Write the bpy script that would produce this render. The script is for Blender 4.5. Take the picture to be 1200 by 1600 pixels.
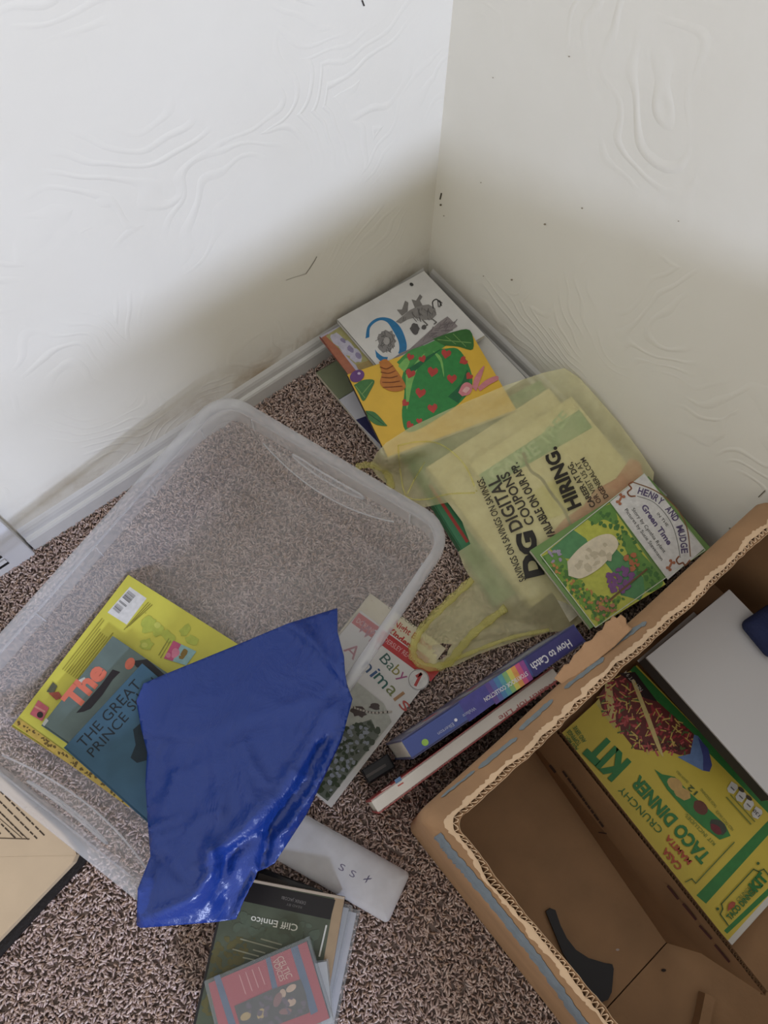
import bpy, bmesh, math, random
import numpy as np
from mathutils import Vector, Matrix
from mathutils.bvhtree import BVHTree
from mathutils.geometry import delaunay_2d_cdt, tessellate_polygon

for o in list(bpy.data.objects):
    bpy.data.objects.remove(o)
random.seed(7)
scene = bpy.context.scene
COL = scene.collection

# ------------------------------------------------------------------ camera
# world: X runs along the left wall away from the corner, Y along the right wall, Z up
F = 1200.0
CAM = np.array([0.6769638875, 0.6710380908, 1.1])
RM = np.array([[-0.7688295434739538, -0.5751572279203826, 0.279455356457114],
               [0.6392940190409753, -0.7011224332864118, 0.3158013469904431],
               [0.014296992205587306, 0.42145154340712165, 0.9067382161206334]])
cam_data = bpy.data.cameras.new('camera')
cam_data.sensor_fit = 'VERTICAL'
cam_data.sensor_height = 36.0
cam_data.sensor_width = 27.0
cam_data.lens = 27.0
cam_data.clip_start = 0.02
cam = bpy.data.objects.new('camera', cam_data)
M = Matrix([list(RM[0]) + [CAM[0]], list(RM[1]) + [CAM[1]], list(RM[2]) + [CAM[2]], [0, 0, 0, 1]])
cam.matrix_world = M
COL.objects.link(cam)
scene.camera = cam

# ------------------------------------------------------------------ light
world = bpy.data.worlds.new('room_light')
scene.world = world
world.use_nodes = True
bg = world.node_tree.nodes['Background']
bg.inputs[0].default_value = (1.0, 0.97, 0.91, 1)
bg.inputs[1].default_value = 0.84
key_data = bpy.data.lights.new('window_behind_offscreen', 'AREA')
key_data.shape = 'RECTANGLE'
key_data.size = 0.6
key_data.size_y = 0.18
key_data.energy = 128
key_data.color = (0.63, 0.72, 1.0)
key = bpy.data.objects.new('window_behind_offscreen', key_data)
key.location = (1.45, 4.0, 1.82)
key.rotation_euler = (Vector((0.3, 0.0, 0.6)) - Vector(key.location)).to_track_quat('-Z', 'Y').to_euler()
COL.objects.link(key)

vs = scene.view_settings
vs.view_transform = 'Standard'
vs.look = 'None'
vs.exposure = 0.0
vs.gamma = 1.0
vs.use_curve_mapping = False


# ------------------------------------------------------------------ helpers
def ray(px, py):
    return RM @ np.array([(px - 600) / F, -(py - 800) / F, -1.0])


def P(px, py, z=0.0):
    r = ray(px, py)
    return CAM + r * ((z - CAM[2]) / r[2])


def on_plane(px, py, o, n):
    r = ray(px, py)
    return CAM + r * (np.dot(o - CAM, n) / np.dot(r, n))


def V(a):
    return Vector((float(a[0]), float(a[1]), float(a[2])))


def lin(c):
    out = []
    for v in c:
        v = v / 255.0
        out.append(v / 12.92 if v <= 0.04045 else ((v + 0.055) / 1.055) ** 2.4)
    return tuple(out) + (1.0,)


MATS = {}


def muted(c, sat=0.86, val=0.90):
    g = 0.3 * c[0] + 0.59 * c[1] + 0.11 * c[2]
    return tuple((g + (v - g) * sat) * val for v in c)


def mat(color, rough=0.6, noise=0.0, scale=60.0, bump=0.0, bscale=200.0, spec=0.3, name=None):
    color = muted(color)
    key_ = (tuple(color), rough, noise, scale, bump, bscale, spec)
    if key_ in MATS:
        return MATS[key_]
    m = bpy.data.materials.new(name or 'paint_%d_%d_%d' % tuple(int(c) for c in color))
    m.use_nodes = True
    nt = m.node_tree
    b = nt.nodes['Principled BSDF']
    b.inputs['Roughness'].default_value = rough
    b.inputs['Specular IOR Level'].default_value = spec
    b.inputs['Base Color'].default_value = lin(color)
    if noise or bump:
        tc = nt.nodes.new('ShaderNodeTexCoord')
    if noise:
        n = nt.nodes.new('ShaderNodeTexNoise')
        n.inputs['Scale'].default_value = scale
        n.inputs['Detail'].default_value = 6
        nt.links.new(tc.outputs['Object'], n.inputs['Vector'])
        mx = nt.nodes.new('ShaderNodeMixRGB')
        mx.inputs[1].default_value = lin([max(0, c * (1 - noise)) for c in color])
        mx.inputs[2].default_value = lin([min(255, c * (1 + noise * 0.6)) for c in color])
        nt.links.new(n.outputs['Fac'], mx.inputs[0])
        nt.links.new(mx.outputs[0], b.inputs['Base Color'])
    if bump:
        n2 = nt.nodes.new('ShaderNodeTexNoise')
        n2.inputs['Scale'].default_value = bscale
        n2.inputs['Detail'].default_value = 4
        nt.links.new(tc.outputs['Object'], n2.inputs['Vector'])
        bp = nt.nodes.new('ShaderNodeBump')
        bp.inputs['Strength'].default_value = bump
        bp.inputs['Distance'].default_value = 0.004
        nt.links.new(n2.outputs['Fac'], bp.inputs['Height'])
        nt.links.new(bp.outputs[0], b.inputs['Normal'])
    MATS[key_] = m
    return m


def film(name, color, opacity, rough=0.35, tint=None, noise=0.0, scale=20.0, bump=0.0, trans=0.35):
    """thin plastic: part see-through, part diffuse and glossy"""
    m = bpy.data.materials.new(name)
    m.use_nodes = True
    nt = m.node_tree
    b = nt.nodes['Principled BSDF']
    out = nt.nodes['Material Output']
    b.inputs['Base Color'].default_value = lin(color)
    b.inputs['Roughness'].default_value = rough
    tr = nt.nodes.new('ShaderNodeBsdfTransparent')
    tr.inputs[0].default_value = lin(tint or (255, 255, 255))
    tl = nt.nodes.new('ShaderNodeBsdfTranslucent')
    tl.inputs[0].default_value = lin(color)
    m1 = nt.nodes.new('ShaderNodeMixShader')
    m1.inputs[0].default_value = trans
    nt.links.new(b.outputs[0], m1.inputs[1])
    nt.links.new(tl.outputs[0], m1.inputs[2])
    m2 = nt.nodes.new('ShaderNodeMixShader')
    m2.inputs[0].default_value = opacity
    nt.links.new(tr.outputs[0], m2.inputs[1])
    nt.links.new(m1.outputs[0], m2.inputs[2])
    nt.links.new(m2.outputs[0], out.inputs[0])
    if noise or bump:
        tc = nt.nodes.new('ShaderNodeTexCoord')
        n = nt.nodes.new('ShaderNodeTexNoise')
        n.inputs['Scale'].default_value = scale
        n.inputs['Detail'].default_value = 5
        nt.links.new(tc.outputs['Object'], n.inputs['Vector'])
        if noise:
            mr = nt.nodes.new('ShaderNodeMapRange')
            mr.inputs[1].default_value = 0.3
            mr.inputs[2].default_value = 0.7
            mr.inputs[3].default_value = opacity - noise
            mr.inputs[4].default_value = opacity + noise
            nt.links.new(n.outputs['Fac'], mr.inputs[0])
            nt.links.new(mr.outputs[0], m2.inputs[0])
        if bump:
            bp = nt.nodes.new('ShaderNodeBump')
            bp.inputs['Strength'].default_value = bump
            bp.inputs['Distance'].default_value = 0.006
            nt.links.new(n.outputs['Fac'], bp.inputs['Height'])
            nt.links.new(bp.outputs[0], b.inputs['Normal'])
    return m


def link(name, verts, faces, m, parent=None, smooth=False):
    me = bpy.data.meshes.new(name)
    me.from_pydata([tuple(float(c) for c in v) for v in verts], [], faces)
    me.validate()
    me.update()
    if m:
        me.materials.append(m)
    if smooth:
        me.polygons.foreach_set('use_smooth', [True] * len(me.polygons))
    o = bpy.data.objects.new(name, me)
    COL.objects.link(o)
    if parent:
        o.parent = parent
        if parent.type == 'EMPTY':
            o.matrix_parent_inverse = Matrix.Translation(-parent.location)
    return o


def thing(name, label, cat, loc, group=None):
    o = bpy.data.objects.new(name, None)
    o.empty_display_size = 0.02
    o.location = V(loc)
    o['label'] = label
    o['category'] = cat
    if group:
        o['group'] = group
    COL.objects.link(o)
    return o


def tag(o, label, cat, group=None):
    o['label'] = label
    o['category'] = cat
    if group:
        o['group'] = group
    return o


def structure(o):
    o['kind'] = 'structure'
    return o


def box_vf(o, u, v, n, bevel=0.0):
    """box spanned by three edge vectors from corner o; optional bevelled edges"""
    o, u, v, n = (np.asarray(a, float) for a in (o, u, v, n))
    pts = [o, o + u, o + u + v, o + v, o + n, o + u + n, o + u + v + n, o + v + n]
    faces = [(0, 3, 2, 1), (4, 5, 6, 7), (0, 1, 5, 4), (1, 2, 6, 5), (2, 3, 7, 6), (3, 0, 4, 7)]
    if not bevel:
        return pts, faces
    bm = bmesh.new()
    vs_ = [bm.verts.new(V(p)) for p in pts]
    for f in faces:
        bm.faces.new([vs_[i] for i in f])
    bmesh.ops.recalc_face_normals(bm, faces=bm.faces)
    bmesh.ops.bevel(bm, geom=bm.edges[:], offset=bevel, segments=2, affect='EDGES', profile=0.6)
    bm.verts.ensure_lookup_table()
    bm.verts.index_update()
    r = [tuple(v.co) for v in bm.verts], [tuple(v.index for v in f.verts) for f in bm.faces]
    bm.free()
    return r


def box(name, o, u, v, n, m, parent=None, bevel=0.0):
    p, f = box_vf(o, u, v, n, bevel)
    return link(name, p, f, m, parent)


class Art:
    """flat print laid on a surface; S(px, py, lift) gives the point"""

    def __init__(self, S, parent, rough=0.5, step=0.00004, spec=0.3):
        self.S, self.parent, self.rough, self.step, self.spec = S, parent, rough, step, spec
        self.k = 3

    def up(self):
        self.k += 1
        return self.k * self.step

    def polys(self, name, plist, color, parent=None, rough=None, join=False):
        if not join and 1 < len(plist) <= 4:
            return [self.polys(name, [p], color, parent, rough) for p in plist][-1]
        lift = self.up()
        vv, ff = [], []
        for pts in plist:
            if not join:
                lift += 2e-6
                self.k += 2e-6 / self.step
            b = len(vv)
            vv += [self.S(x, y, lift) for x, y in pts]
            tris = tessellate_polygon([[Vector((x, y, 0)) for x, y in pts]])
            for t in tris:
                a, c, d = t
                (x1, y1), (x2, y2), (x3, y3) = pts[a], pts[c], pts[d]
                cr = (x2 - x1) * (y3 - y1) - (y2 - y1) * (x3 - x1)
                ff.append((b + a, b + d, b + c) if cr > 0 else (b + a, b + c, b + d))
        ob = link(name, vv, ff, mat(color, rough or self.rough, .14, 130, spec=self.spec), parent or self.parent)
        if len(plist) > 4 and not join:
            ob['kind'] = 'stuff'
        return ob

    def poly(self, name, pts, color, **k):
        return self.polys(name, [pts], color, **k)

    def line(self, name, pts, w, color, **k):
        return self.polys(name, stroke(pts, w), color, join=True, **k)

    def ell(self, name, cx, cy, rx, ry, color, ang=0, n=18, jit=0.0, **k):
        return self.poly(name, ellipse(cx, cy, rx, ry, ang, n, jit), color, **k)

    def text(self, name, s, p0, p1, h, color, bold=0.0, chars=None, **k):
        """letters from p0 to p1 (baseline, photo pixels), cap height h pixels"""
        vv2, ff2 = glyphs(s, bold)
        if not vv2:
            return
        xs = [v[0] for v in vv2]
        x0, x1 = min(xs), max(xs)
        d = np.array([p1[0] - p0[0], p1[1] - p0[1]], float)
        L = np.linalg.norm(d)
        d /= L
        upv = np.array([d[1], -d[0]])
        sx = L / (x1 - x0)
        sy = h / 0.72
        lift = self.up()
        out = []
        for x, y in vv2:
            q = np.array(p0) + d * (x - x0) * sx + upv * y * sy
            out.append(self.S(q[0], q[1], lift))
        return link(name, out, ff2, mat(color, self.rough, spec=self.spec), k.get('parent') or self.parent)

    def arc_text(self, name, s, pts, h, w, color, bold=0.0):
        """letters centred on successive points along a curve"""
        lift = self.up()
        vv, ff = [], []
        pts = np.array(pts, float)
        seg = np.linalg.norm(np.diff(pts, axis=0), axis=1)
        cum = np.concatenate([[0], np.cumsum(seg)])
        n = len(s)
        for i, ch in enumerate(s):
            if ch == ' ':
                continue
            t = (i + 0.5) / n * cum[-1]
            j = min(len(seg) - 1, max(0, np.searchsorted(cum, t) - 1))
            a = (t - cum[j]) / seg[j]
            c = pts[j] * (1 - a) + pts[j + 1] * a
            t2 = min(cum[-1], t + 4)
            t1 = max(0, t - 4)
            q1 = np.array([np.interp(t1, cum, pts[:, 0]), np.interp(t1, cum, pts[:, 1])])
            q2 = np.array([np.interp(t2, cum, pts[:, 0]), np.interp(t2, cum, pts[:, 1])])
            d = (q2 - q1) / np.linalg.norm(q2 - q1)
            upv = np.array([d[1], -d[0]])
            g, f2 = glyphs(ch, bold)
            xs = [v[0] for v in g]
            x0, x1 = min(xs), max(xs)
            ww = w * (1.25 if ch in 'MW' else 0.5 if ch in 'I.' else 1.0)
            b = len(vv)
            for x, y in g:
                q = c + d * ((x - x0) / (x1 - x0) - 0.5) * ww + upv * (y / 0.72 - 0.5) * h
                vv.append(self.S(q[0], q[1], lift))
            ff += [tuple(b + i_ for i_ in f) for f in f2]
        return link(name, vv, ff, mat(color, self.rough, spec=self.spec), self.parent)


GL = {}


def glyphs(s, bold=0.0):
    k = (s, bold)
    if k in GL:
        return GL[k]
    cu = bpy.data.curves.new('letters', 'FONT')
    cu.body = s
    cu.resolution_u = 3
    cu.offset = bold
    cu.fill_mode = 'FRONT'
    ob = bpy.data.objects.new('letters', cu)
    COL.objects.link(ob)
    dg = bpy.context.evaluated_depsgraph_get()
    me = ob.evaluated_get(dg).to_mesh()
    vv = [(v.co.x, v.co.y) for v in me.vertices]
    ff = [tuple(p.vertices) for p in me.polygons]
    ob.evaluated_get(dg).to_mesh_clear()
    bpy.data.objects.remove(ob)
    bpy.data.curves.remove(cu)
    GL[k] = (vv, ff)
    return GL[k]


def ellipse(cx, cy, rx, ry, ang=0, n=18, jit=0.0):
    a = math.radians(ang)
    out = []
    for i in range(n):
        t = 2 * math.pi * i / n
        k = 1 + random.uniform(-jit, jit)
        x, y = rx * k * math.cos(t), ry * k * math.sin(t)
        out.append((cx + x * math.cos(a) - y * math.sin(a), cy + x * math.sin(a) + y * math.cos(a)))
    return out


def stroke(pts, w):
    pl = []
    for (x1, y1), (x2, y2) in zip(pts[:-1], pts[1:]):
        dx, dy = x2 - x1, y2 - y1
        L = math.hypot(dx, dy) or 1
        nx, ny = -dy / L * w / 2, dx / L * w / 2
        ex, ey = dx / L * w * 0.25, dy / L * w * 0.25
        pl.append([(x1 + nx - ex, y1 + ny - ey), (x2 + nx + ex, y2 + ny + ey), (x2 - nx + ex, y2 - ny + ey), (x1 - nx - ex, y1 - ny - ey)])
    return pl


def blades(poly, n, l, w, ang=None):
    """random short strokes inside a pixel polygon"""
    xs = [p[0] for p in poly]
    ys = [p[1] for p in poly]
    out = []
    tries = 0
    while len(out) < n and tries < n * 30:
        tries += 1
        x, y = random.uniform(min(xs), max(xs)), random.uniform(min(ys), max(ys))
        if not inside(x, y, poly):
            continue
        a = random.uniform(0, math.pi) if ang is None else math.radians(ang + random.uniform(-35, 35))
        ll = l * random.uniform(0.5, 1.2)
        out += stroke([(x, y), (x + ll * math.cos(a), y + ll * math.sin(a))], w * random.uniform(0.7, 1.3))
    return out


def spots(poly, n, r, jit=0.3):
    xs = [p[0] for p in poly]
    ys = [p[1] for p in poly]
    out = []
    tries = 0
    while len(out) < n and tries < n * 30:
        tries += 1
        x, y = random.uniform(min(xs), max(xs)), random.uniform(min(ys), max(ys))
        if inside(x, y, poly):
            rr_ = r * random.uniform(0.6, 1.3)
            out.append(ellipse(x, y, rr_, rr_ * random.uniform(0.6, 1), random.uniform(0, 180), 8, jit))
    return out


def inside(x, y, poly):
    c = False
    n = len(poly)
    for i in range(n):
        x1, y1 = poly[i]
        x2, y2 = poly[i - 1]
        if (y1 > y) != (y2 > y) and x < (x2 - x1) * (y - y1) / (y2 - y1) + x1:
            c = not c
    return c


def frame(corners, zs):
    """true rectangle nearest to four photo corners standing at the given heights"""
    if not hasattr(zs, '__len__'):
        zs = [zs] * 4
    q = [P(x, y, z) for (x, y), z in zip(corners, zs)]
    u = ((q[1] - q[0]) + (q[2] - q[3])) / 2
    v = ((q[3] - q[0]) + (q[2] - q[1])) / 2
    c = sum(q) / 4
    lu, lv = np.linalg.norm(u), np.linalg.norm(v)
    uh, vh = u / lu, v / lv
    # symmetric orthogonalisation
    d = np.dot(uh, vh)
    a = uh - vh * d * 0.5
    b = vh - uh * d * 0.5
    a /= np.linalg.norm(a)
    b -= a * np.dot(a, b)
    b /= np.linalg.norm(b)
    n = np.cross(a, b)
    if n[2] < 0:
        n = -n
    return c - a * lu / 2 - b * lv / 2, a, b, n, lu, lv


def book(name, label, corners, zs, thick, cover, spine=0, pages=(228, 220, 200), hard=False, group=None, cat='book',
         rough=0.4, back=None, spine_col=None, noise=0.06, soft=0.0006):
    """spine: which edge (0: corner0-1, 1: 1-2, 2: 2-3, 3: 3-0). Returns thing, front cover, Art, frame"""
    o, a, b, n, lu, lv = frame(corners, zs)
    ct = 0.0024 if hard else 0.0007
    ov = 0.003 if hard else 0.0002
    cmat = mat(cover, rough, noise, 40, spec=0.4)
    base = o - n * thick
    t = thing(name, label, cat, base + a * lu / 2 + b * lv / 2, group)
    fc = box('front_cover', o - n * ct, a * lu, b * lv, n * ct, cmat, t, bevel=0.0008 if hard else 0)
    box('back_cover', base, a * lu, b * lv, n * ct, mat(back or cover, rough, noise, 40), t, bevel=0.0008 if hard else 0)
    ins = [ov] * 4
    ins[spine] = ct
    po = base + n * ct + a * ins[3] + b * ins[0]
    pg = box('pages', po, a * (lu - ins[3] - ins[1]), b * (lv - ins[0] - ins[2]), n * (thick - 2 * ct), page_mat(pages), t)
    sm = mat(spine_col or cover, rough, noise, 40)
    if spine == 0:
        box('spine', base, a * lu, b * ct, n * thick, sm, t)
    elif spine == 2:
        box('spine', base + b * (lv - ct), a * lu, b * ct, n * thick, sm, t)
    elif spine == 3:
        box('spine', base, a * ct, b * lv, n * thick, sm, t)
    else:
        box('spine', base + a * (lu - ct), a * ct, b * lv, n * thick, sm, t)
    art = Art(lambda x, y, l, o=o, n=n: on_plane(x, y, o, n) + n * l, fc, rough)
    return t, fc, art, (o, a, b, n, lu, lv)


PM = {}


def page_mat(c):
    if c in PM:
        return PM[c]
    m = bpy.data.materials.new('page_edges')
    m.use_nodes = True
    nt = m.node_tree
    b = nt.nodes['Principled BSDF']
    b.inputs['Roughness'].default_value = 0.8
    tc = nt.nodes.new('ShaderNodeTexCoord')
    w = nt.nodes.new('ShaderNodeTexWave')
    w.bands_direction = 'Z'
    w.inputs['Scale'].default_value = 420
    w.inputs['Distortion'].default_value = 2
    mx = nt.nodes.new('ShaderNodeMixRGB')
    mx.inputs[1].default_value = lin([k * 0.75 for k in c])
    mx.inputs[2].default_value = lin(c)
    nt.links.new(tc.outputs['Object'], w.inputs['Vector'])
    nt.links.new(w.outputs['Fac'], mx.inputs[0])
    nt.links.new(mx.outputs[0], b.inputs['Base Color'])
    PM[c] = m
    return m


class Height:
    """smooth height over photo pixels from control points"""

    def __init__(self, pts, ridges=()):
        self.p = np.array([(x, y) for x, y, z in pts], float)
        z = np.array([z for x, y, z in pts], float)
        n = len(pts)
        d = np.linalg.norm(self.p[:, None] - self.p[None], axis=2)
        A = np.zeros((n + 3, n + 3))
        A[:n, :n] = d
        A[:n, n] = 1
        A[:n, n + 1:] = self.p / 1000
        A[n, :n] = 1
        A[n + 1:, :n] = (self.p / 1000).T
        self.w = np.linalg.solve(A, np.concatenate([z, np.zeros(3)]))
        self.ridges = ridges

    def __call__(self, x, y):
        q = np.array([x, y], float)
        n = len(self.p)
        z = np.dot(self.w[:n], np.linalg.norm(self.p - q, axis=1)) + self.w[n] + np.dot(self.w[n + 1:], q / 1000)
        for pts, amp, wd in self.ridges:
            best = 1e9
            for (x1, y1), (x2, y2) in zip(pts[:-1], pts[1:]):
                dx, dy = x2 - x1, y2 - y1
                t = max(0, min(1, ((x - x1) * dx + (y - y1) * dy) / (dx * dx + dy * dy)))
                ex, ey = x - x1 - t * dx, y - y1 - t * dy
                dd = math.hypot(ex, ey)
                if dd < abs(best):
                    best = dd if ex * dy - ey * dx > 0 else -dd
            w1 = wd if best > 0 else wd * 0.45
            z += amp * math.exp(-(best / w1) ** 2)
        return float(z)


def over(H, frames, gap=0.0015, margin=0.005, under=()):
    """lift a draped height above the flat tops it lies on; keep it below what rests on it"""
    def G(x, y):
        z = H(x, y)
        for (o, a, b, n, lu, lv) in frames:
            q = on_plane(x, y, o, n)
            u, v = np.dot(q - o, a), np.dot(q - o, b)
            d = math.hypot(max(-u, u - lu, 0), max(-v, v - lv, 0))
            if d < margin + 0.014:
                w = min(1.0, (margin + 0.014 - d) / 0.014)
                z += w * max(0.0, q[2] + gap - z)
        for (o, a, b, n, lu, lv), th in under:
            q = on_plane(x, y, o - n * th, n)
            u, v = np.dot(q - o, a), np.dot(q - o, b)
            if -margin < u < lu + margin and -margin < v < lv + margin:
                z = min(z, q[2] - 0.0006)
        return z
    return G


def sheet(name, outline, H, m, parent=None, step=7.0, jitter=0.25, holes=(), thick=0.0):
    """a draped sheet: photo outline lifted to height H, finely triangulated"""
    ol = []
    for i in range(len(outline)):
        x1, y1 = outline[i]
        x2, y2 = outline[(i + 1) % len(outline)]
        k = max(1, int(math.hypot(x2 - x1, y2 - y1) / step))
        for j in range(k):
            ol.append((x1 + (x2 - x1) * j / k, y1 + (y2 - y1) * j / k))
    verts = [Vector(p) for p in ol]
    edges = [(i, (i + 1) % len(ol)) for i in range(len(ol))]
    xs = [p[0] for p in ol]
    ys = [p[1] for p in ol]
    y = min(ys)
    while y < max(ys):
        x = min(xs)
        while x < max(xs):
            q = (x + random.uniform(-jitter, jitter) * step, y + random.uniform(-jitter, jitter) * step)
            if inside(q[0], q[1], ol):
                verts.append(Vector(q))
            x += step
        y += step
    r = delaunay_2d_cdt(verts, edges, [], 1, 1e-4)
    vv = [P(v.x, v.y, H(v.x, v.y)) for v in r[0]]
    ff = []
    for f in r[2]:
        cx = sum(r[0][i].x for i in f) / len(f)
        cy = sum(r[0][i].y for i in f) / len(f)
        if inside(cx, cy, ol) and not any(inside(cx, cy, h) for h in holes):
            ff.append(tuple(f))
    o = link(name, vv, ff, m, parent, True)
    bm = bmesh.new()
    bm.from_mesh(o.data)
    bmesh.ops.recalc_face_normals(bm, faces=bm.faces)
    if sum(f.normal.z for f in bm.faces) < 0:
        bmesh.ops.reverse_faces(bm, faces=bm.faces)
    bm.to_mesh(o.data)
    bm.free()
    if thick:
        md = o.modifiers.new('thickness', 'SOLIDIFY')
        md.thickness = thick
        md.offset = -1
    return o


def tube(name, pts, radius, m, parent=None, n=8, flat=1.0, closed=False):
    pts = [np.asarray(p, float) for p in pts]
    vv, ff = [], []
    N = len(pts)
    rad = radius if hasattr(radius, '__len__') else [radius] * N
    for i, p in enumerate(pts):
        if closed:
            d = pts[(i + 1) % N] - pts[i - 1]
        else:
            d = pts[min(i + 1, N - 1)] - pts[max(i - 1, 0)]
        d = d / (np.linalg.norm(d) or 1)
        s = np.cross(d, [0, 0, 1.0])
        if np.linalg.norm(s) < 1e-3:
            s = np.array([1.0, 0, 0])
        s /= np.linalg.norm(s)
        u = np.cross(s, d)
        for j in range(n):
            t = 2 * math.pi * j / n
            vv.append(p + (s * math.cos(t) + u * math.sin(t) * flat) * rad[i])
    M_ = N if closed else N - 1
    for i in range(M_):
        for j in range(n):
            a, b = i * n + j, i * n + (j + 1) % n
            c, d = ((i + 1) % N) * n + (j + 1) % n, ((i + 1) % N) * n + j
            ff.append((a, b, c, d))
    if not closed:
        ff.append(tuple(range(n - 1, -1, -1)))
        ff.append(tuple(range((N - 1) * n, N * n)))
    return link(name, vv, ff, m, parent, True)


def smooth_path(pts, k=6):
    """Catmull-Rom through points (any dimension)"""
    p = [np.asarray(q, float) for q in pts]
    p = [2 * p[0] - p[1]] + p + [2 * p[-1] - p[-2]]
    out = []
    for i in range(1, len(p) - 2):
        for j in range(k):
            t = j / k
            out.append(0.5 * (2 * p[i] + (p[i + 1] - p[i - 1]) * t + (2 * p[i - 1] - 5 * p[i] + 4 * p[i + 1] - p[i + 2]) * t * t
                              + (3 * p[i] - p[i - 1] - 3 * p[i + 1] + p[i + 2]) * t ** 3))
    out.append(p[-2])
    return out


def rounded_loop(c, e1, e2, h1, h2, r, z, seg=6):
    """rounded rectangle loop about centre c"""
    pts = []
    for sx, sy, a0 in ((1, 1, 0), (-1, 1, 90), (-1, -1, 180), (1, -1, 270)):
        for j in range(seg + 1):
            a = math.radians(a0 + 90.0 * j / seg)
            x = sx * (h1 - r) + r * math.cos(a)
            y = sy * (h2 - r) + r * math.sin(a)
            q = c + e1 * x + e2 * y
            pts.append((q[0], q[1], z))
    return pts


def loops_mesh(loops, cap_start=False, cap_end=False):
    n = len(loops[0])
    vv = [p for l in loops for p in l]
    ff = []
    for i in range(len(loops) - 1):
        for j in range(n):
            ff.append((i * n + j, i * n + (j + 1) % n, (i + 1) * n + (j + 1) % n, (i + 1) * n + j))
    if cap_start:
        ff.append(tuple(range(n - 1, -1, -1)))
    if cap_end:
        ff.append(tuple((len(loops) - 1) * n + j for j in range(n)))
    return vv, ff


# ------------------------------------------------------------------ the room
def wall_material(name, stain_axis):
    m = bpy.data.materials.new(name)
    m.use_nodes = True
    nt = m.node_tree
    b = nt.nodes['Principled BSDF']
    b.inputs['Roughness'].default_value = 0.62
    b.inputs['Specular IOR Level'].default_value = 0.25
    tc = nt.nodes.new('ShaderNodeTexCoord')
    obj_ = tc.outputs['Object']
    # trowel sweeps: stretched, warped bands broken up by a mask
    wn = nt.nodes.new('ShaderNodeTexNoise')
    wn.inputs['Scale'].default_value = 2.6
    wn.inputs['Detail'].default_value = 3
    nt.links.new(obj_, wn.inputs['Vector'])
    mixv = nt.nodes.new('ShaderNodeMixRGB')
    mixv.inputs[0].default_value = 0.30
    nt.links.new(obj_, mixv.inputs[1])
    nt.links.new(wn.outputs['Color'], mixv.inputs[2])
    wv = nt.nodes.new('ShaderNodeTexVoronoi')
    wv.inputs['Scale'].default_value = 4.2
    nt.links.new(mixv.outputs[0], wv.inputs['Vector'])
    fq = nt.nodes.new('ShaderNodeMath')
    fq.operation = 'MULTIPLY'
    fq.inputs[1].default_value = 105.0
    nt.links.new(wv.outputs['Distance'], fq.inputs[0])
    sn_ = nt.nodes.new('ShaderNodeMath')
    sn_.operation = 'SINE'
    nt.links.new(fq.outputs[0], sn_.inputs[0])
    rp = nt.nodes.new('ShaderNodeMapRange')
    rp.inputs[1].default_value = 0.35
    rp.inputs[2].default_value = 1.0
    nt.links.new(sn_.outputs[0], rp.inputs[0])
    mk = nt.nodes.new('ShaderNodeTexNoise')
    mk.inputs['Scale'].default_value = 5.5
    nt.links.new(obj_, mk.inputs['Vector'])
    mr = nt.nodes.new('ShaderNodeMapRange')
    mr.inputs[1].default_value = 0.50
    mr.inputs[2].default_value = 0.66
    nt.links.new(mk.outputs['Fac'], mr.inputs[0])
    mul = nt.nodes.new('ShaderNodeMath')
    mul.operation = 'MULTIPLY'
    nt.links.new(rp.outputs[0], mul.inputs[0])
    nt.links.new(mr.outputs[0], mul.inputs[1])
    fn = nt.nodes.new('ShaderNodeTexNoise')
    fn.inputs['Scale'].default_value = 45
    fn.inputs['Detail'].default_value = 5
    nt.links.new(obj_, fn.inputs['Vector'])
    add = nt.nodes.new('ShaderNodeMath')
    add.operation = 'MULTIPLY_ADD'
    add.inputs[1].default_value = 0.55
    nt.links.new(fn.outputs['Fac'], add.inputs[0])
    nt.links.new(mul.outputs[0], add.inputs[2])
    bp = nt.nodes.new('ShaderNodeBump')
    bp.inputs['Strength'].default_value = 0.27
    bp.inputs['Distance'].default_value = 0.0025
    nt.links.new(add.outputs[0], bp.inputs['Height'])
    nt.links.new(bp.outputs[0], b.inputs['Normal'])
    # old paint, brown smears above the skirting
    sep = nt.nodes.new('ShaderNodeSeparateXYZ')
    nt.links.new(obj_, sep.inputs[0])
    zr = nt.nodes.new('ShaderNodeMapRange')
    zr.inputs[1].default_value = 0.125
    zr.inputs[2].default_value = 0.055
    nt.links.new(sep.outputs['Z'], zr.inputs[0])
    sn = nt.nodes.new('ShaderNodeTexNoise')
    sn.inputs['Scale'].default_value = 9
    sn.inputs['Detail'].default_value = 6
    sn.inputs['Roughness'].default_value = 0.65
    nt.links.new(obj_, sn.inputs['Vector'])
    sr = nt.nodes.new('ShaderNodeMapRange')
    sr.inputs[1].default_value = 0.46
    sr.inputs[2].default_value = 0.72
    nt.links.new(sn.outputs['Fac'], sr.inputs[0])
    sm = nt.nodes.new('ShaderNodeMath')
    sm.operation = 'MULTIPLY'
    nt.links.new(zr.outputs[0], sm.inputs[0])
    nt.links.new(sr.outputs[0], sm.inputs[1])
    sc = nt.nodes.new('ShaderNodeMath')
    sc.operation = 'MULTIPLY'
    sc.inputs[1].default_value = 0.8 if stain_axis == 'X' else 0.25
    nt.links.new(sm.outputs[0], sc.inputs[0])
    pn = nt.nodes.new('ShaderNodeTexNoise')
    pn.inputs['Scale'].default_value = 7
    pn.inputs['Detail'].default_value = 4
    nt.links.new(obj_, pn.inputs['Vector'])
    base = nt.nodes.new('ShaderNodeMixRGB')
    base.inputs[1].default_value = lin((221, 217, 204))
    base.inputs[2].default_value = lin((229, 226, 215))
    nt.links.new(pn.outputs['Fac'], base.inputs[0])
    mx = nt.nodes.new('ShaderNodeMixRGB')
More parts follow.
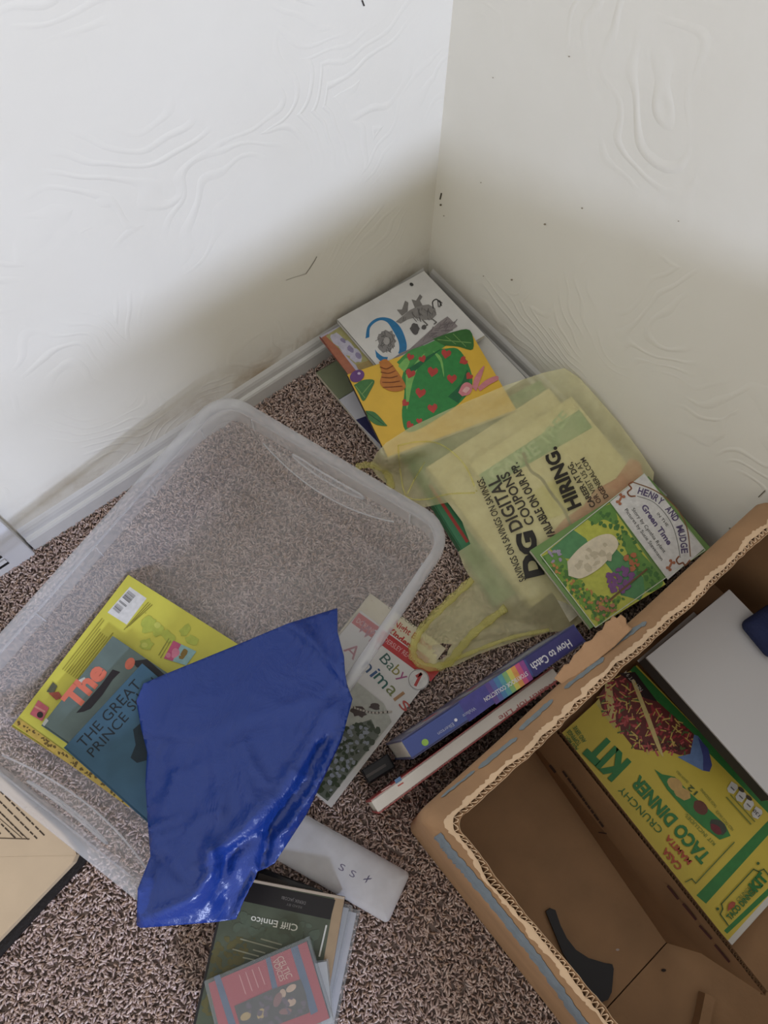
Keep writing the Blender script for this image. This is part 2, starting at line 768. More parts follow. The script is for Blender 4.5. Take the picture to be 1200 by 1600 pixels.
    mx.inputs[2].default_value = lin((158, 132, 92))
    nt.links.new(sc.outputs[0], mx.inputs[0])
    nt.links.new(base.outputs[0], mx.inputs[1])
    nt.links.new(mx.outputs[0], b.inputs['Base Color'])
    return m


WT = 0.012  # skirting thickness in front of the wall
wl = structure(box('wall_left', (-0.12, -WT - 0.1, -0.02), (2.6, 0, 0), (0, 0.1, 0), (0, 0, 2.4), wall_material('plaster_left', 'X')))
SK = 0.03  # the right wall is a little out of square
wr = structure(box('wall_right', (-WT - 0.1 - 0.12 * SK, -0.12, -0.02), (0.1, 0, 0), (2.6 * SK, 2.6, 0), (0, 0, 2.4), wall_material('plaster_right', 'Y')))
floor = structure(box('floor', (-0.1, -0.1, -0.06), (2.6, 0, 0), (0, 2.6, 0), (0, 0, 0.0545), mat((160, 138, 128), 0.95, 0.2, 120)))


def wall_pt(px, py, ax, lift):
    r = ray(px, py)
    q = CAM + r * ((-WT + lift - CAM[ax]) / r[ax])
    return q


SL = lambda x, y, l: wall_pt(x, y, 1, l + 0.0004)
NRW = np.array([1, -SK, 0]) / math.hypot(1, SK)
SR = lambda x, y, l: on_plane(x, y, np.array([-WT, 0, 0]), NRW) + NRW * (l + 0.0004)
al = Art(SL, wl, 0.8)
ar = Art(SR, wr, 0.8)
al.line('scuff_mark', [(447, 438), (458, 434), (468, 431), (478, 428)], 0.8, (190, 182, 168))
al.line('scuff_mark', [(478, 428), (485, 418), (492, 407), (495, 401)], 1.1, (150, 140, 124))
al.line('scuff_mark', [(566, 1), (569, 9)], 2.5, (70, 64, 60))
ar.line('scuff_mark', [(690, 302), (688, 311)], 2.2, (80, 70, 50))
ar.ell('scuff_mark', 689, 320, 1.8, 1.6, (110, 95, 70))
for x, y, r_ in ((910, 325, 2), (800, 437, 2.4), (694, 337, 1.5), (752, 285, 1.4), (890, 88, 1.8), (771, 121, 1.4), (756, 431, 1.3), (852, 350, 2.5), (1061, 345, 1.5), (1141, 825, 2.2)):
    ar.ell('scuff_mark', x, y, r_ * .8, r_ * 0.6, (168, 154, 130), n=8)
ar.line('scuff_mark', [(1186, 776), (1192, 770), (1196, 766)], 1.6, (120, 108, 90))

BB = mat((226, 224, 218), 0.4, 0.05, 30, bump=0.06, bscale=40)


def baseboard(name, along, x0, x1):
    prof = [(0, -0.012), (0, 0.030), (-0.0015, 0.034), (-0.006, 0.036), (-0.0065, 0.046), (-0.008, 0.052), (-0.0105, 0.056), (-0.012, 0.058), (-0.013, -0.012)]
    vv, ff = [], []
    n = len(prof)
    for t in (x0, x1):
        for d, z in prof:
            vv.append((t, d, z) if along == 'X' else (d + SK * t, t, z))
    for j in range(n):
        k = (j + 1) % n
        ff.append((j, k, n + k, n + j))
    ff += [tuple(range(n)), tuple(range(2 * n - 1, n - 1, -1))]
    return structure(link(name, vv, ff, BB))


baseboard('baseboard_left', 'X', 0.0, 0.792)
baseboard('baseboard_right', 'Y', 0.0, 0.56)

# low white register in the left wall, cut by the picture's edge
reg = thing('floor_register', 'white metal wall register with dark slots at the end of the skirting', 'register', (0.95, -0.004, 0))
wm = mat((232, 232, 232), 0.35, 0.03, 30)
pv, pf = box_vf((0.795, -WT, -0.006), (0.33, 0, 0), (0, 0.018, 0), (0, 0, 0.15), 0.003)
link('frame', pv, pf, wm, reg)
for i in range(5):
    box('slot', (0.83, 0.0035, 0.022 + i * 0.024), (0.27, 0, 0), (0, 0.003, 0), (0, 0, 0.007), mat((34, 32, 30), 0.7), reg)
    pv, pf = box_vf((0.83, 0.004, 0.030 + i * 0.024), (0.27, 0, 0), (0, 0.006, 0.004), (0, -0.001, 0.008), 0.0)
    link('louvre', pv, pf, wm, reg)

# carpet pile: loose twisted yarns
def carpet():
    rng = np.random.default_rng(3)
    sp = 0.0035
    gx, gy = np.meshgrid(np.arange(-0.01, 1.30, sp), np.arange(-0.01, 1.25, sp))
    x = gx.ravel() + rng.uniform(-.5, .5, gx.size) * sp
    y = gy.ravel() + rng.uniform(-.5, .5, gx.size) * sp
    keep = ~((x < 0.595) & (y > 0.675))
    keep &= ~((x + 0.9 * y > 1.95))
    x, y = x[keep], y[keep]
    n = x.size
    th = rng.uniform(0, 2 * np.pi, n)
    L = rng.uniform(0.006, 0.011, n)
    rise = rng.uniform(0.006, 0.0095, n)
    bend = rng.uniform(-1.3, 1.3, n)
    rad = rng.uniform(0.0013, 0.0021, n)
    S, K = 4, 3
    ts = np.linspace(0, 1, S)
    verts = np.zeros((n, S, K, 3), np.float32)
    px, py = x.copy(), y.copy()
    pz = np.full(n, -0.0095)
    for i, t in enumerate(ts):
        a = th + bend * t
        if i:
            px = px + np.cos(a) * L / (S - 1)
            py = py + np.sin(a) * L / (S - 1)
        z = -0.009 + rise * np.sin(t * np.pi * 0.62) * 1.15
        r = rad * (1.0 if i < S - 1 else 0.55)
        sx, sy = -np.sin(a), np.cos(a)
        for k in range(K):
            ph = 2 * np.pi * k / K + np.pi / 2
            verts[:, i, k, 0] = px + sx * np.cos(ph) * r
            verts[:, i, k, 1] = py + sy * np.cos(ph) * r
            verts[:, i, k, 2] = z + np.sin(ph) * r
    verts[..., 2] += 0.003
    base = (np.arange(n) * S * K)[:, None]
    quads = []
    for i in range(S - 1):
        for k in range(K):
            k2 = (k + 1) % K
            quads.append([i * K + k, i * K + k2, (i + 1) * K + k2, (i + 1) * K + k])
    quads = np.array(quads)
    faces = (base[:, :, None] + quads[None]).reshape(-1, 4)
    tip = (base + np.array([(S - 1) * K, (S - 1) * K + 1, (S - 1) * K + 2])[None])
    me = bpy.data.meshes.new('carpet_pile')
    nv = n * S * K
    me.vertices.add(nv)
    me.vertices.foreach_set('co', verts.reshape(-1))
    nq, ntp = len(faces), len(tip)
    me.loops.add(nq * 4 + ntp * 3)
    me.loops.foreach_set('vertex_index', np.concatenate([faces.reshape(-1), tip.reshape(-1)]).astype(np.int32))
    me.polygons.add(nq + ntp)
    me.polygons.foreach_set('loop_start', np.concatenate([np.arange(nq) * 4, nq * 4 + np.arange(ntp) * 3]).astype(np.int32))
    me.update(calc_edges=True)
    pal = np.array([lin(c)[:3] for c in ((204, 183, 172), (190, 168, 158), (178, 156, 146), (164, 142, 132), (208, 190, 181), (178, 152, 134), (152, 131, 122), (188, 168, 162))])
    w = np.array([.19, .2, .16, .11, .12, .09, .05, .08])
    ci = rng.choice(len(pal), n, p=w / w.sum())
    colr = pal[ci] * rng.uniform(0.85, 1.15, (n, 1))
    ca = np.ones((n, S * K, 4), np.float32)
    ca[..., :3] = colr[:, None, :]
    at = me.color_attributes.new('yarn', 'FLOAT_COLOR', 'POINT')
    at.data.foreach_set('color', ca.reshape(-1))
    m = bpy.data.materials.new('carpet_yarn')
    m.use_nodes = True
    nt = m.node_tree
    b = nt.nodes['Principled BSDF']
    b.inputs['Roughness'].default_value = 0.95
    b.inputs['Specular IOR Level'].default_value = 0.05
    an = nt.nodes.new('ShaderNodeAttribute')
    an.attribute_name = 'yarn'
    nt.links.new(an.outputs['Color'], b.inputs['Base Color'])
    me.materials.append(m)
    o = bpy.data.objects.new('carpet_pile', me)
    COL.objects.link(o)
    o['kind'] = 'stuff'
    tag(o, 'mottled taupe and brown twisted carpet pile covering the floor', 'carpet')


carpet()
RZ = 0.0035  # things rest on the pile here

# unseen chest of drawers, added so its top edge shades the lower walls
ch = thing('added_shade_chest', 'added unseen wooden chest of drawers that shades the lower walls', 'chest', (0.45, 1.6, -0.008))
wood = mat((140, 98, 64), 0.45, 0.25, 14)
box('carcass', (0.09, 1.40, -0.008), (0.79, 0, 0), (0, 0.45, 0), (0, 0, 0.802), wood, ch, 0.002)
box('top', (0.085, 1.38, 0.794), (0.805, 0, 0), (0, 0.48, 0), (0, 0, 0.03), wood, ch, 0.003)
for r_ in range(3):
    for c_ in range(2):
        d = box('drawer', (0.11 + c_ * 0.38, 1.385, 0.05 + r_ * 0.245), (0.36, 0, 0), (0, 0.02, 0), (0, 0, 0.225), wood, ch, 0.003)
        tube('knob', [(0.29 + c_ * 0.38, 1.386, 0.16 + r_ * 0.245), (0.29 + c_ * 0.38, 1.37, 0.16 + r_ * 0.245), (0.29 + c_ * 0.38, 1.355, 0.16 + r_ * 0.245)], [0.007, 0.009, 0.016], mat((170, 150, 100), 0.3), d)


# ------------------------------------------------------------------ storage tub
TUB = film('frosted_plastic', (230, 228, 228), 0.19, 0.3, noise=0.03, scale=9)
RIMM = film('frosted_plastic_rim', (228, 229, 232), 0.34, 0.25, noise=0.05, scale=14)


BANDM = film('frosted_plastic_band', (230, 229, 230), 0.33, 0.3, noise=.04, scale=9)


TUB_E1, TUB_E2, TUB_A, TUB_B = np.array([-0.2925, 0.9563]), np.array([0.9563, 0.2925]), 0.405, 0.575
TUB_C = np.array([0.443, 0.039]) + TUB_E1 * TUB_A / 2 + TUB_E2 * TUB_B / 2


def tub():
    e1, e2, a, b, c = TUB_E1, TUB_E2, TUB_A, TUB_B, TUB_C
    t = thing('storage_tub', 'large clear frosted plastic storage tub against the left wall', 'storage box', (c[0], c[1], RZ))

    def lp(d, z, r0=0.05):
        return rounded_loop(c, e2, e1, b / 2 - d, a / 2 - d, max(0.012, r0 - d), z, 7)

    z0 = 0.0085
    body = [lp(.075, z0 + .003), lp(.068, z0), lp(.036, z0), lp(.030, z0 + .006), lp(.0195, .118), lp(.0135, .123), lp(.012, .150),
            lp(.0135, .156), lp(.0150, .150), lp(.0155, .124), lp(.0215, .119), lp(.032, z0 + .008), lp(.038, z0 + .0025),
            lp(.067, z0 + .0025), lp(.074, z0 + .0055)]
    vv, ff = loops_mesh(body[:6], True, False)
    v2, f2 = loops_mesh(body[9:], False, True)
    link('tub_body', vv + v2, ff + [tuple(i + len(vv) for i in f) for f in f2], TUB, t, True)
    vv, ff = loops_mesh(body[5:10])
    link('upper_band', vv, ff, BANDM, t, True)
    rim = [lp(.0125, .147), lp(.004, .146), lp(.0012, .148), lp(0, .151), lp(0, .160), lp(.0015, .163), lp(.006, .1645), lp(.0125, .1635), lp(.0145, .160), lp(.0148, .154), lp(.0125, .147)]
    vv, ff = loops_mesh(rim)
    link('rim', vv, ff, RIMM, t, True)

    def at(u, v, z, d):
        """u along long axis, v along short axis from centre, pushed d from the rim edge"""
        q = c + e2 * u + e1 * v
        return np.array([q[0], q[1], z])

    # moulded ticks on the upper band of the long sides and ends
    for sv in (-1, 1):
        for u in (-0.22, -0.11, 0.0, 0.11, 0.22):
            v = sv * (a / 2 - 0.0165)
            box('tick', at(u - .0008, v - .001 * sv, .123, 0), np.append(e2 * .0016, 0), np.append(e1 * sv * .002, 0), (0, 0, .03), RIMM, t)
    for su in (-1, 1):
        for v in (-0.135, 0.135):
            u = su * (b / 2 - 0.0165)
            box('tick', at(u - .001 * su, v - .0008, .123, 0), np.append(e2 * su * .002, 0), np.append(e1 * .0016, 0), (0, 0, .03), RIMM, t)
        # hand hold: oval bead with a crescent web below it
        ring = []
        for i in range(40):
            th = 2 * math.pi * i / 40
            vv_ = 0.062 * math.copysign(abs(math.cos(th)) ** 0.7, math.cos(th))
            zz = 0.128 + 0.0105 * math.copysign(abs(math.sin(th)) ** 0.8, math.sin(th))
            ring.append(at(su * (b / 2 - 0.018 - 0.006 * math.cos(vv_ * 18)), vv_, zz, 0))
        h = tube('hand_hold', ring, 0.0017, RIMM, t, 6, closed=True)
        cen = sum(ring) / len(ring)
        link('web', ring + [cen], [(i, (i + 1) % 40, 40) for i in range(40)], RIMM, h, True)
        arc = [at(su * (b / 2 - 0.0235 - 0.012 * (1 - (v / .115) ** 2)), v, 0.116 - 0.022 * (1 - (v / .115) ** 2), 0) for v in np.linspace(-.115, .115, 24)]
        top = [at(su * (b / 2 - 0.0225), v, 0.1195, 0) for v in np.linspace(-.115, .115, 24)]
        link('crescent', arc + top, [(i, i + 1, 25 + i, 24 + i) for i in range(23)], TUB, t, True)
        tube('crescent_edge', arc, 0.0013, RIMM, t, 6)
    return t


tub()


# ------------------------------------------------------------------ books inside the tub
t, fc, art, fr = book('picture_book', 'bright yellow hardcover picture book lying barcode side up in the tub', [(195, 903), (385, 1006), (202, 1262), (22, 1131)], [.060, .0285, .0285, .060], .012,
                      (216, 208, 62), spine=2, hard=True, spine_col=(190, 160, 60))
o_, a_, b_, n_, lu_, lv_ = fr
art.poly('barcode_label', [(203, 917), (229, 935), (198, 976), (168, 957)], (226, 224, 222))
bars = []
for i in range(26):
    if random.random() < 0.72:
        f0 = i / 26.0
        w_ = random.uniform(0.012, 0.03)
        p = lambda f, g: (202 + (173 - 202) * f + (213 - 202) * g, 921 + (954 - 921) * f + (930 - 921) * g)
        gap = 0.56 < f0 < 0.63
        if not gap:
            g1 = 1.0 if f0 < 0.58 else 0.9
            bars.append([p(f0, 0), p(f0, g1), p(f0 + w_, g1), p(f0 + w_, 0)])
art.polys('barcode', bars, (40, 36, 40))
for k in range(3):
    art.polys('small_print', blades([(212 + k * 6, 948 + k * 6), (235 + k * 1.5, 940 + k * 3), (236 + k * 1.5, 943 + k * 3), (213 + k * 6, 951 + k * 6)], 1, 1, 1) + stroke([(194 + k * 4, 984 - k * 3), (232 + k * 3, 941 + k * 2)], 1.3), (150, 140, 40))
for k in range(8):
    x0, y0 = 98 + k * 3.2, 1046 + k * 2.2
    L = random.uniform(0.75, 1.0)
    art.line('small_print', [(x0, y0), (x0 + 62 * L, y0 - 80 * L)], 1.4, (168, 156, 44))
# faint green figures, a small picture panel and two stamps
art.polys('faint_pattern', [ellipse(232, 976, 10, 14, 30, 14, .25), ellipse(246, 985, 9, 9, 0, 14, .25), ellipse(262, 995, 12, 8, 40, 12, .3), ellipse(290, 985, 12, 7, -50, 12, .3), ellipse(228, 1006, 11, 9, 0, 12, .3), ellipse(300, 1000, 10, 8, 20, 12, .3)], (186, 196, 66))
art.polys('faint_pattern', [ellipse(246, 977, 5, 5), ellipse(226, 1008, 5, 4)], (206, 210, 86))
art.poly('picture_panel', [(271, 1001), (307, 1018), (291, 1040), (256, 1029)], (150, 196, 196))
art.poly('picture_panel', [(271, 1001), (283, 1007), (270, 1033), (256, 1029)], (214, 84, 130))
art.polys('picture_panel', [ellipse(274, 1020, 6, 8, 20, 12, .2), ellipse(263, 1024, 4, 4, 0)], (232, 130, 160))
art.polys('picture_panel', [ellipse(288, 1020, 4, 8, 30, 10, .25), ellipse(284, 1027, 5, 3, 0, 10, .2)], (150, 116, 40))
art.line('small_print', [(248, 1024), (264, 998)], 1.3, (140, 140, 50))
art.line('small_print', [(251, 1028), (267, 1001)], 1.0, (140, 140, 50))
art.poly('stamp', [(60, 1094), (77, 1106), (66, 1127), (47, 1116)], (214, 96, 110))
art.ell('stamp', 63, 1117, 5, 5, (50, 40, 40))
art.line('stamp', [(55, 1104), (70, 1112)], 3, (236, 150, 140))
art.polys('stamp', [[(83, 1066), (90, 1072), (84, 1084), (73, 1081)]], (90, 92, 70))
art.polys('stamp', [[(76, 1083), (92, 1081), (98, 1090), (88, 1094)]], (180, 80, 60))
# gold foil border beside the spine with dark scrolls
art.poly('foil_strip', [(22, 1131), (30, 1122), (210, 1252), (202, 1262)], (206, 170, 66), rough=0.3)
art.polys('foil_scroll', spots([(24, 1130), (31, 1123), (208, 1253), (203, 1260)], 70, 2.2), (110, 84, 30))

t, fc, art, fr = book('story_book', 'grey green story book with orange lettering on the yellow book', [(176, 993), (300, 1078), (195, 1226), (65, 1133)], [.0694, .0494, .0494, .0694], .0155,
                      (96, 116, 112), spine=2, hard=True, pages=(200, 190, 165), noise=.15)
art.polys('worn_edge', [[(120, 1064), (132, 1058), (136, 1064), (121, 1070)], [(66, 1131), (72, 1122), (76, 1126), (69, 1135)], [(110, 1076), (119, 1068), (121, 1072), (113, 1079)]], (196, 196, 186))
art.polys('lettering_shadow', [[(119, 1114), (158, 1070), (176, 1046), (188, 1050), (176, 1062), (160, 1086), (142, 1107), (131, 1112)]], (38, 32, 42))
art.text('lettering', 'The', (118, 1111), (168, 1050), 30, (226, 110, 84), 0.05)
art.polys('lettering_shadow', [[(206, 1033), (230, 1030), (262, 1058), (248, 1060), (213, 1042)]], (38, 36, 42))
art.ell('lettering', 203, 1037, 7, 10, (226, 110, 84), 30)

t, fc, art, fr = book('novel', 'dark blue cloth novel with black stamped title under the blue plastic bag', [(222, 1036), (352, 1148), (235, 1292), (101, 1167)], [.0835, .0612, .0612, .0835], .0215,
                      (52, 92, 116), spine=2, hard=True, pages=(205, 190, 160), noise=.12, rough=.7)
novel_fr = fr
art.text('lettering', 'THE GREAT', (131, 1170), (222, 1071), 17, (28, 36, 42), 0.0)
art.text('lettering', 'PRINCE', (146, 1184), (202, 1122), 16, (28, 36, 42), 0.0)
art.text('lettering', 'SHAN', (208, 1112), (248, 1068), 16, (28, 36, 42), 0.0)
art.polys('stamped_figure', [[(208, 1140), (224, 1126), (240, 1150), (236, 1186), (214, 1192), (204, 1184), (212, 1164)]], (32, 48, 58))

# ------------------------------------------------------------------ corner pile
def cbook(*a, **k):
    return book(*a, group='children\'s books piled in the corner', **k)


# hidden base of the pile
cbook('picture_book', 'large thick white hardcover at the bottom of the corner pile by the right wall', [(634, 560), (706, 502), (762, 560), (690, 622)], [.059] * 4, .055, (206, 204, 198), spine=0, hard=True)
cbook('picture_book', 'thin white paperback with grey page edges sticking out beside the right wall', [(585, 500), (684, 438), (806, 582), (690, 690)], [.0700] * 4, .010, (214, 212, 206), spine=1, pages=(190, 186, 176))
t, fc, art, fr = cbook('picture_book', 'sage green paperback lowest at the open side of the corner pile', [(497, 577), (560, 545), (660, 650), (590, 704)], [.014] * 4, .010, (136, 146, 112), spine=0)
t, fc, art, fr = cbook('picture_book', 'white and navy paperback poking out below the yellow cover', [(527, 628), (600, 580), (690, 665), (598, 699)], [.022] * 4, .0075, (216, 218, 228), spine=0)
art.poly('navy_panel', [(556, 656), (572, 650), (650, 670), (640, 684), (598, 699)], (58, 58, 108))
t, fc, art, fr = cbook('picture_book', 'picture book with purple cloud painting and red spine beside the left wall', [(502, 528), (590, 474), (680, 560), (562, 606)], [.0775] * 4, .006, (196, 190, 210), spine=3, spine_col=(190, 92, 66))
art.poly('painted_hills', [(502, 528), (512, 522), (560, 584), (562, 606), (552, 596)], (186, 110, 82))
art.poly('painted_sky', [(509, 525), (530, 511), (540, 512), (590, 570), (566, 580)], (176, 170, 110))
art.polys('painted_cloud', [ellipse(528, 532, 14, 9, 40, 14, .15), ellipse(543, 545, 15, 10, 50, 14, .15), ellipse(556, 556, 12, 9, 50, 14, .15)], (200, 196, 216))
art.polys('painted_cloud', [ellipse(548, 546, 7, 4, 50, 10, .2), ellipse(536, 532, 5, 3, 40, 10, .2), ellipse(560, 556, 6, 4, 50)], (150, 140, 176))
art.polys('painted_hills', [[(556, 570), (580, 562), (590, 576), (566, 590)]], (176, 150, 88))

t, fc, art, fr = cbook('alphabet_book', 'white alphabet book with a blue letter C and grey animals', [(532, 502), (663, 418), (752, 524), (618, 610)], [.0865] * 4, .008, (226, 224, 220), spine=3, rough=.35)
# the letter, mirrored round as in the photo (upside down)
outer = [(np.cos(a) * 33, np.sin(a) * 33) for a in np.linspace(math.radians(-200), math.radians(80), 40)]
cpts_o = smooth_path([(571, 529), (575, 509), (590, 497), (610, 498), (626, 512), (635, 535), (634, 549), (626, 554)], 5)
cpts_i = smooth_path([(577, 527), (579, 511), (592, 501), (604, 503), (613, 515), (622, 532), (624, 545), (622, 552)], 5)
art.poly('letter', [tuple(q) for q in cpts_o] + [tuple(q) for q in cpts_i[::-1]], (42, 128, 188))
art.poly('letter', [tuple(q) for q in smooth_path([(586, 546), (590, 551), (598, 557), (606, 558)], 4)] + [(604, 566), (596, 566), (588, 558)], (42, 128, 188))
art.ell('printed_animal', 604, 533, 14, 18, (142, 138, 136), 0, 26, .13)
art.polys('printed_animal', blades(ellipse(604, 533, 12, 16), 34, 7, 1), (98, 96, 94))
art.polys('printed_animal', [ellipse(604, 533, 5, 6)], (176, 172, 168))
art.poly('printed_animal', [(618, 503), (628, 495), (640, 485), (654, 478), (670, 476), (680, 482), (682, 492), (674, 500), (660, 500), (648, 496), (636, 500), (626, 506)], (146, 142, 138))
art.polys('printed_animal', [[(628, 494), (620, 484), (628, 484), (633, 470), (638, 473), (637, 487)], [(648, 481), (643, 468), (650, 470), (656, 460), (660, 464), (656, 470), (660, 477)]], (132, 128, 124))
art.line('printed_animal', [tuple(q) for q in smooth_path([(677, 482), (676, 472), (682, 468), (688, 474), (687, 480)], 5)], 1.6, (70, 66, 64))
art.polys('printed_animal', stroke([(687, 470), (690, 478)], 1.4) + stroke([(684, 470), (685, 480)], 1.4) + stroke([(686, 470), (691, 474)], 1.2), (70, 66, 64))
art.polys('printed_animal', stroke([(660, 500), (668, 508), (664, 510)], 2) + stroke([(674, 498), (682, 504), (678, 507)], 2), (120, 116, 112))
art.polys('printed_animal', blades([(626, 500), (640, 487), (656, 480), (678, 484), (678, 496), (660, 498), (642, 496)], 26, 8, .9, 70), (104, 100, 98))
art.polys('printed_animal', [ellipse(648, 514, 7, 9, 0, 14, .15), ellipse(662, 512, 4, 4, 0, 10, .2)], (96, 92, 92))
art.poly('printed_rock', [(640, 546), (662, 526), (686, 504), (699, 495), (715, 510), (700, 520), (660, 540), (612, 562), (626, 552)], (148, 138, 138))
art.polys('printed_rock', blades([(650, 540), (690, 504), (708, 510), (680, 528)], 24, 12, 1.2, -40), (120, 110, 112))
art.ell('hole', 643, 445, 3.2, 2.4, (60, 58, 58), 30)

t, fc, art, fr = cbook('picture_book', 'yellow picture book with green heart-patterned cloth on its cover on top of the corner pile', [(544, 590), (738, 513), (800, 640), (606, 716)], [.0945] * 4, .007, (240, 188, 44), spine=3, spine_col=(70, 74, 90), rough=.35)
yellow_fr = fr
art.poly('green_cloth', [tuple(q) for q in smooth_path([(636, 560), (660, 540), (690, 545), (715, 545), (732, 570), (738, 600), (722, 626), (690, 650), (640, 676), (628, 650), (632, 612), (628, 590)], 4)], (48, 146, 66))
art.poly('green_cloth', [tuple(q) for q in smooth_path([(620, 566), (640, 548), (662, 540), (690, 528), (706, 530), (690, 545), (660, 560), (632, 578)], 4)], (70, 156, 70))
art.polys('cloth_fold', [[tuple(q) for q in smooth_path([(634, 586), (650, 566), (664, 552), (654, 572), (644, 600), (636, 640), (634, 610)], 4)], [tuple(q) for q in smooth_path([(676, 548), (690, 560), (694, 590), (688, 566)], 4)], [tuple(q) for q in smooth_path([(622, 572), (634, 560), (640, 566), (632, 582)], 3)]], (128, 196, 92))
art.polys('cloth_fold', [[tuple(q) for q in smooth_path([(632, 580), (660, 562), (690, 545), (664, 566), (640, 588)], 4)], [tuple(q) for q in smooth_path([(700, 620), (720, 600), (730, 578), (732, 602), (716, 630)], 4)]], (30, 110, 62))


def heart(x, y, s, a=0):
    pts = [(0, 1), (-.9, .1), (-.95, -.5), (-.5, -.85), (0, -.45), (.5, -.85), (.95, -.5), (.9, .1)]
    a = math.radians(a)
    return [(x + s * (px_ * math.cos(a) - py_ * math.sin(a)), y + s * (px_ * math.sin(a) + py_ * math.cos(a))) for px_, py_ in pts]


art.polys('heart', [heart(641, 558, 6, 20), heart(660, 561, 6, -20), heart(697, 553, 8, 10), heart(724, 564, 7, 60), heart(641, 584, 8, 20), heart(676, 581, 8.5, 10), heart(706, 592, 8, 0), heart(733, 588, 6, 40), heart(657, 614, 8.5, 10), heart(676, 638, 8, -10), heart(633, 630, 6, 40), heart(655, 658, 5, 0), heart(640, 664, 6, 40)], (206, 66, 58))
art.poly('leaf', [tuple(q) for q in smooth_path([(676, 530), (704, 520), (734, 516), (739, 546), (716, 542), (694, 540)], 4)], (56, 118, 50))
art.polys('leaf_vein', stroke([(684, 531), (736, 536)], 1.4) + stroke([(696, 526), (712, 538)], 1.1) + stroke([(708, 522), (728, 542)], 1.1), (120, 168, 84))
art.poly('leaf', [tuple(q) for q in smooth_path([(553, 602), (568, 594), (585, 595), (578, 612), (568, 627), (560, 614)], 4)], (70, 130, 66))
art.polys('leaf_vein', stroke([(556, 604), (570, 622)], 1.2) + stroke([(582, 597), (566, 616)], 1.2), (130, 170, 90))
art.poly('leaf', [tuple(q) for q in smooth_path([(571, 642), (586, 645), (602, 662), (604, 666), (588, 664), (576, 656)], 4)], (70, 130, 66))
art.line('leaf_vein', [(572, 644), (600, 664)], 1.3, (40, 90, 50))
art.ell('plum', 558, 588, 12, 9, (116, 70, 140), -30)
art.ell('plum', 561, 584, 2.5, 2, (214, 190, 220))
art.poly('hive', [tuple(q) for q in smooth_path([(592, 566), (604, 562), (620, 580), (634, 604), (622, 612), (606, 610), (594, 600), (597, 584)], 4)], (206, 122, 46))
for k in range(5):
    art.line('hive_band', [tuple(q) for q in smooth_path([(594 + k * 1.2, 574 + k * 8), (604 + k * 3, 577 + k * 7), (614 + k * 3.6, 572 + k * 8)], 4)], 1.6, (150, 78, 34))
art.polys('pink_petal', [[tuple(q) for q in smooth_path([(716, 614), (722, 602), (730, 598), (738, 604), (734, 616), (722, 620)], 4)], [tuple(q) for q in smooth_path([(738, 606), (742, 590), (756, 572), (754, 584), (748, 600), (744, 612)], 4)], [tuple(q) for q in smooth_path([(746, 606), (760, 594), (776, 588), (778, 594), (764, 602), (750, 612)], 4)]], (226, 132, 140))
art.poly('pink_petal', [tuple(q) for q in smooth_path([(722, 612), (728, 605), (734, 608), (728, 615)], 4)], (244, 186, 180))

# ------------------------------------------------------------------ books carried in the yellow bag
t, fc, art, fr = book('bagged_book', 'green hardcover book at the bottom of the yellow carrier bag', [(632, 694), (850, 600), (985, 800), (776, 972)], [.050, .070, .038, .027], .022, (52, 132, 84), spine=3, hard=True, group='books in the carrier bag', pages=(230, 222, 196))
bag_frs = [fr]
art.line('red_rule', [(672, 758), (730, 846)], 5, (190, 62, 58))
t, fc, art, fr = book('bagged_book', 'thick cream book stacked second in the yellow carrier bag', [(672, 726), (866, 602), (1006, 800), (836, 968)], [.072, .092, .062, .049], .021, (226, 212, 168), spine=3, hard=True, group='books in the carrier bag', pages=(232, 222, 190))
bag_frs.append(fr)
t, fc, art, fr = book('bagged_book', 'cream book with green title band topmost in the yellow carrier bag', [(742, 718), (898, 618), (1012, 772), (868, 922)], [.092, .111, .081, .071], .0125, (226, 214, 170), spine=3, group='books in the carrier bag', pages=(232, 222, 190))
bag_frs.append(fr)
art.poly('green_band', [(748, 742), (905, 640), (926, 668), (800, 740), (768, 770)], (66, 158, 102))
art.text('lettering', 'GAME', (772, 752), (846, 706), 22, (150, 196, 160), .02)
art.text('lettering', 'TREE', (852, 698), (892, 652), 18, (140, 196, 150), .02)
art.poly('red_shape', [(858, 838), (880, 812), (912, 790), (930, 765), (962, 748), (985, 716), (1000, 722), (1012, 772), (960, 826), (890, 880)], (206, 82, 74))
art.polys('green_shape', [[(830, 770), (880, 740), (900, 770), (890, 800), (850, 815)]], (206, 196, 96))
art.line('black_cord', [tuple(q) for q in smooth_path([(817, 708), (828, 734), (846, 748), (862, 772), (880, 795), (892, 820)], 4)], 4.5, (52, 48, 36))
art.poly('pale_strip', [(815, 842), (832, 832), (905, 960), (890, 972)], (232, 224, 190))

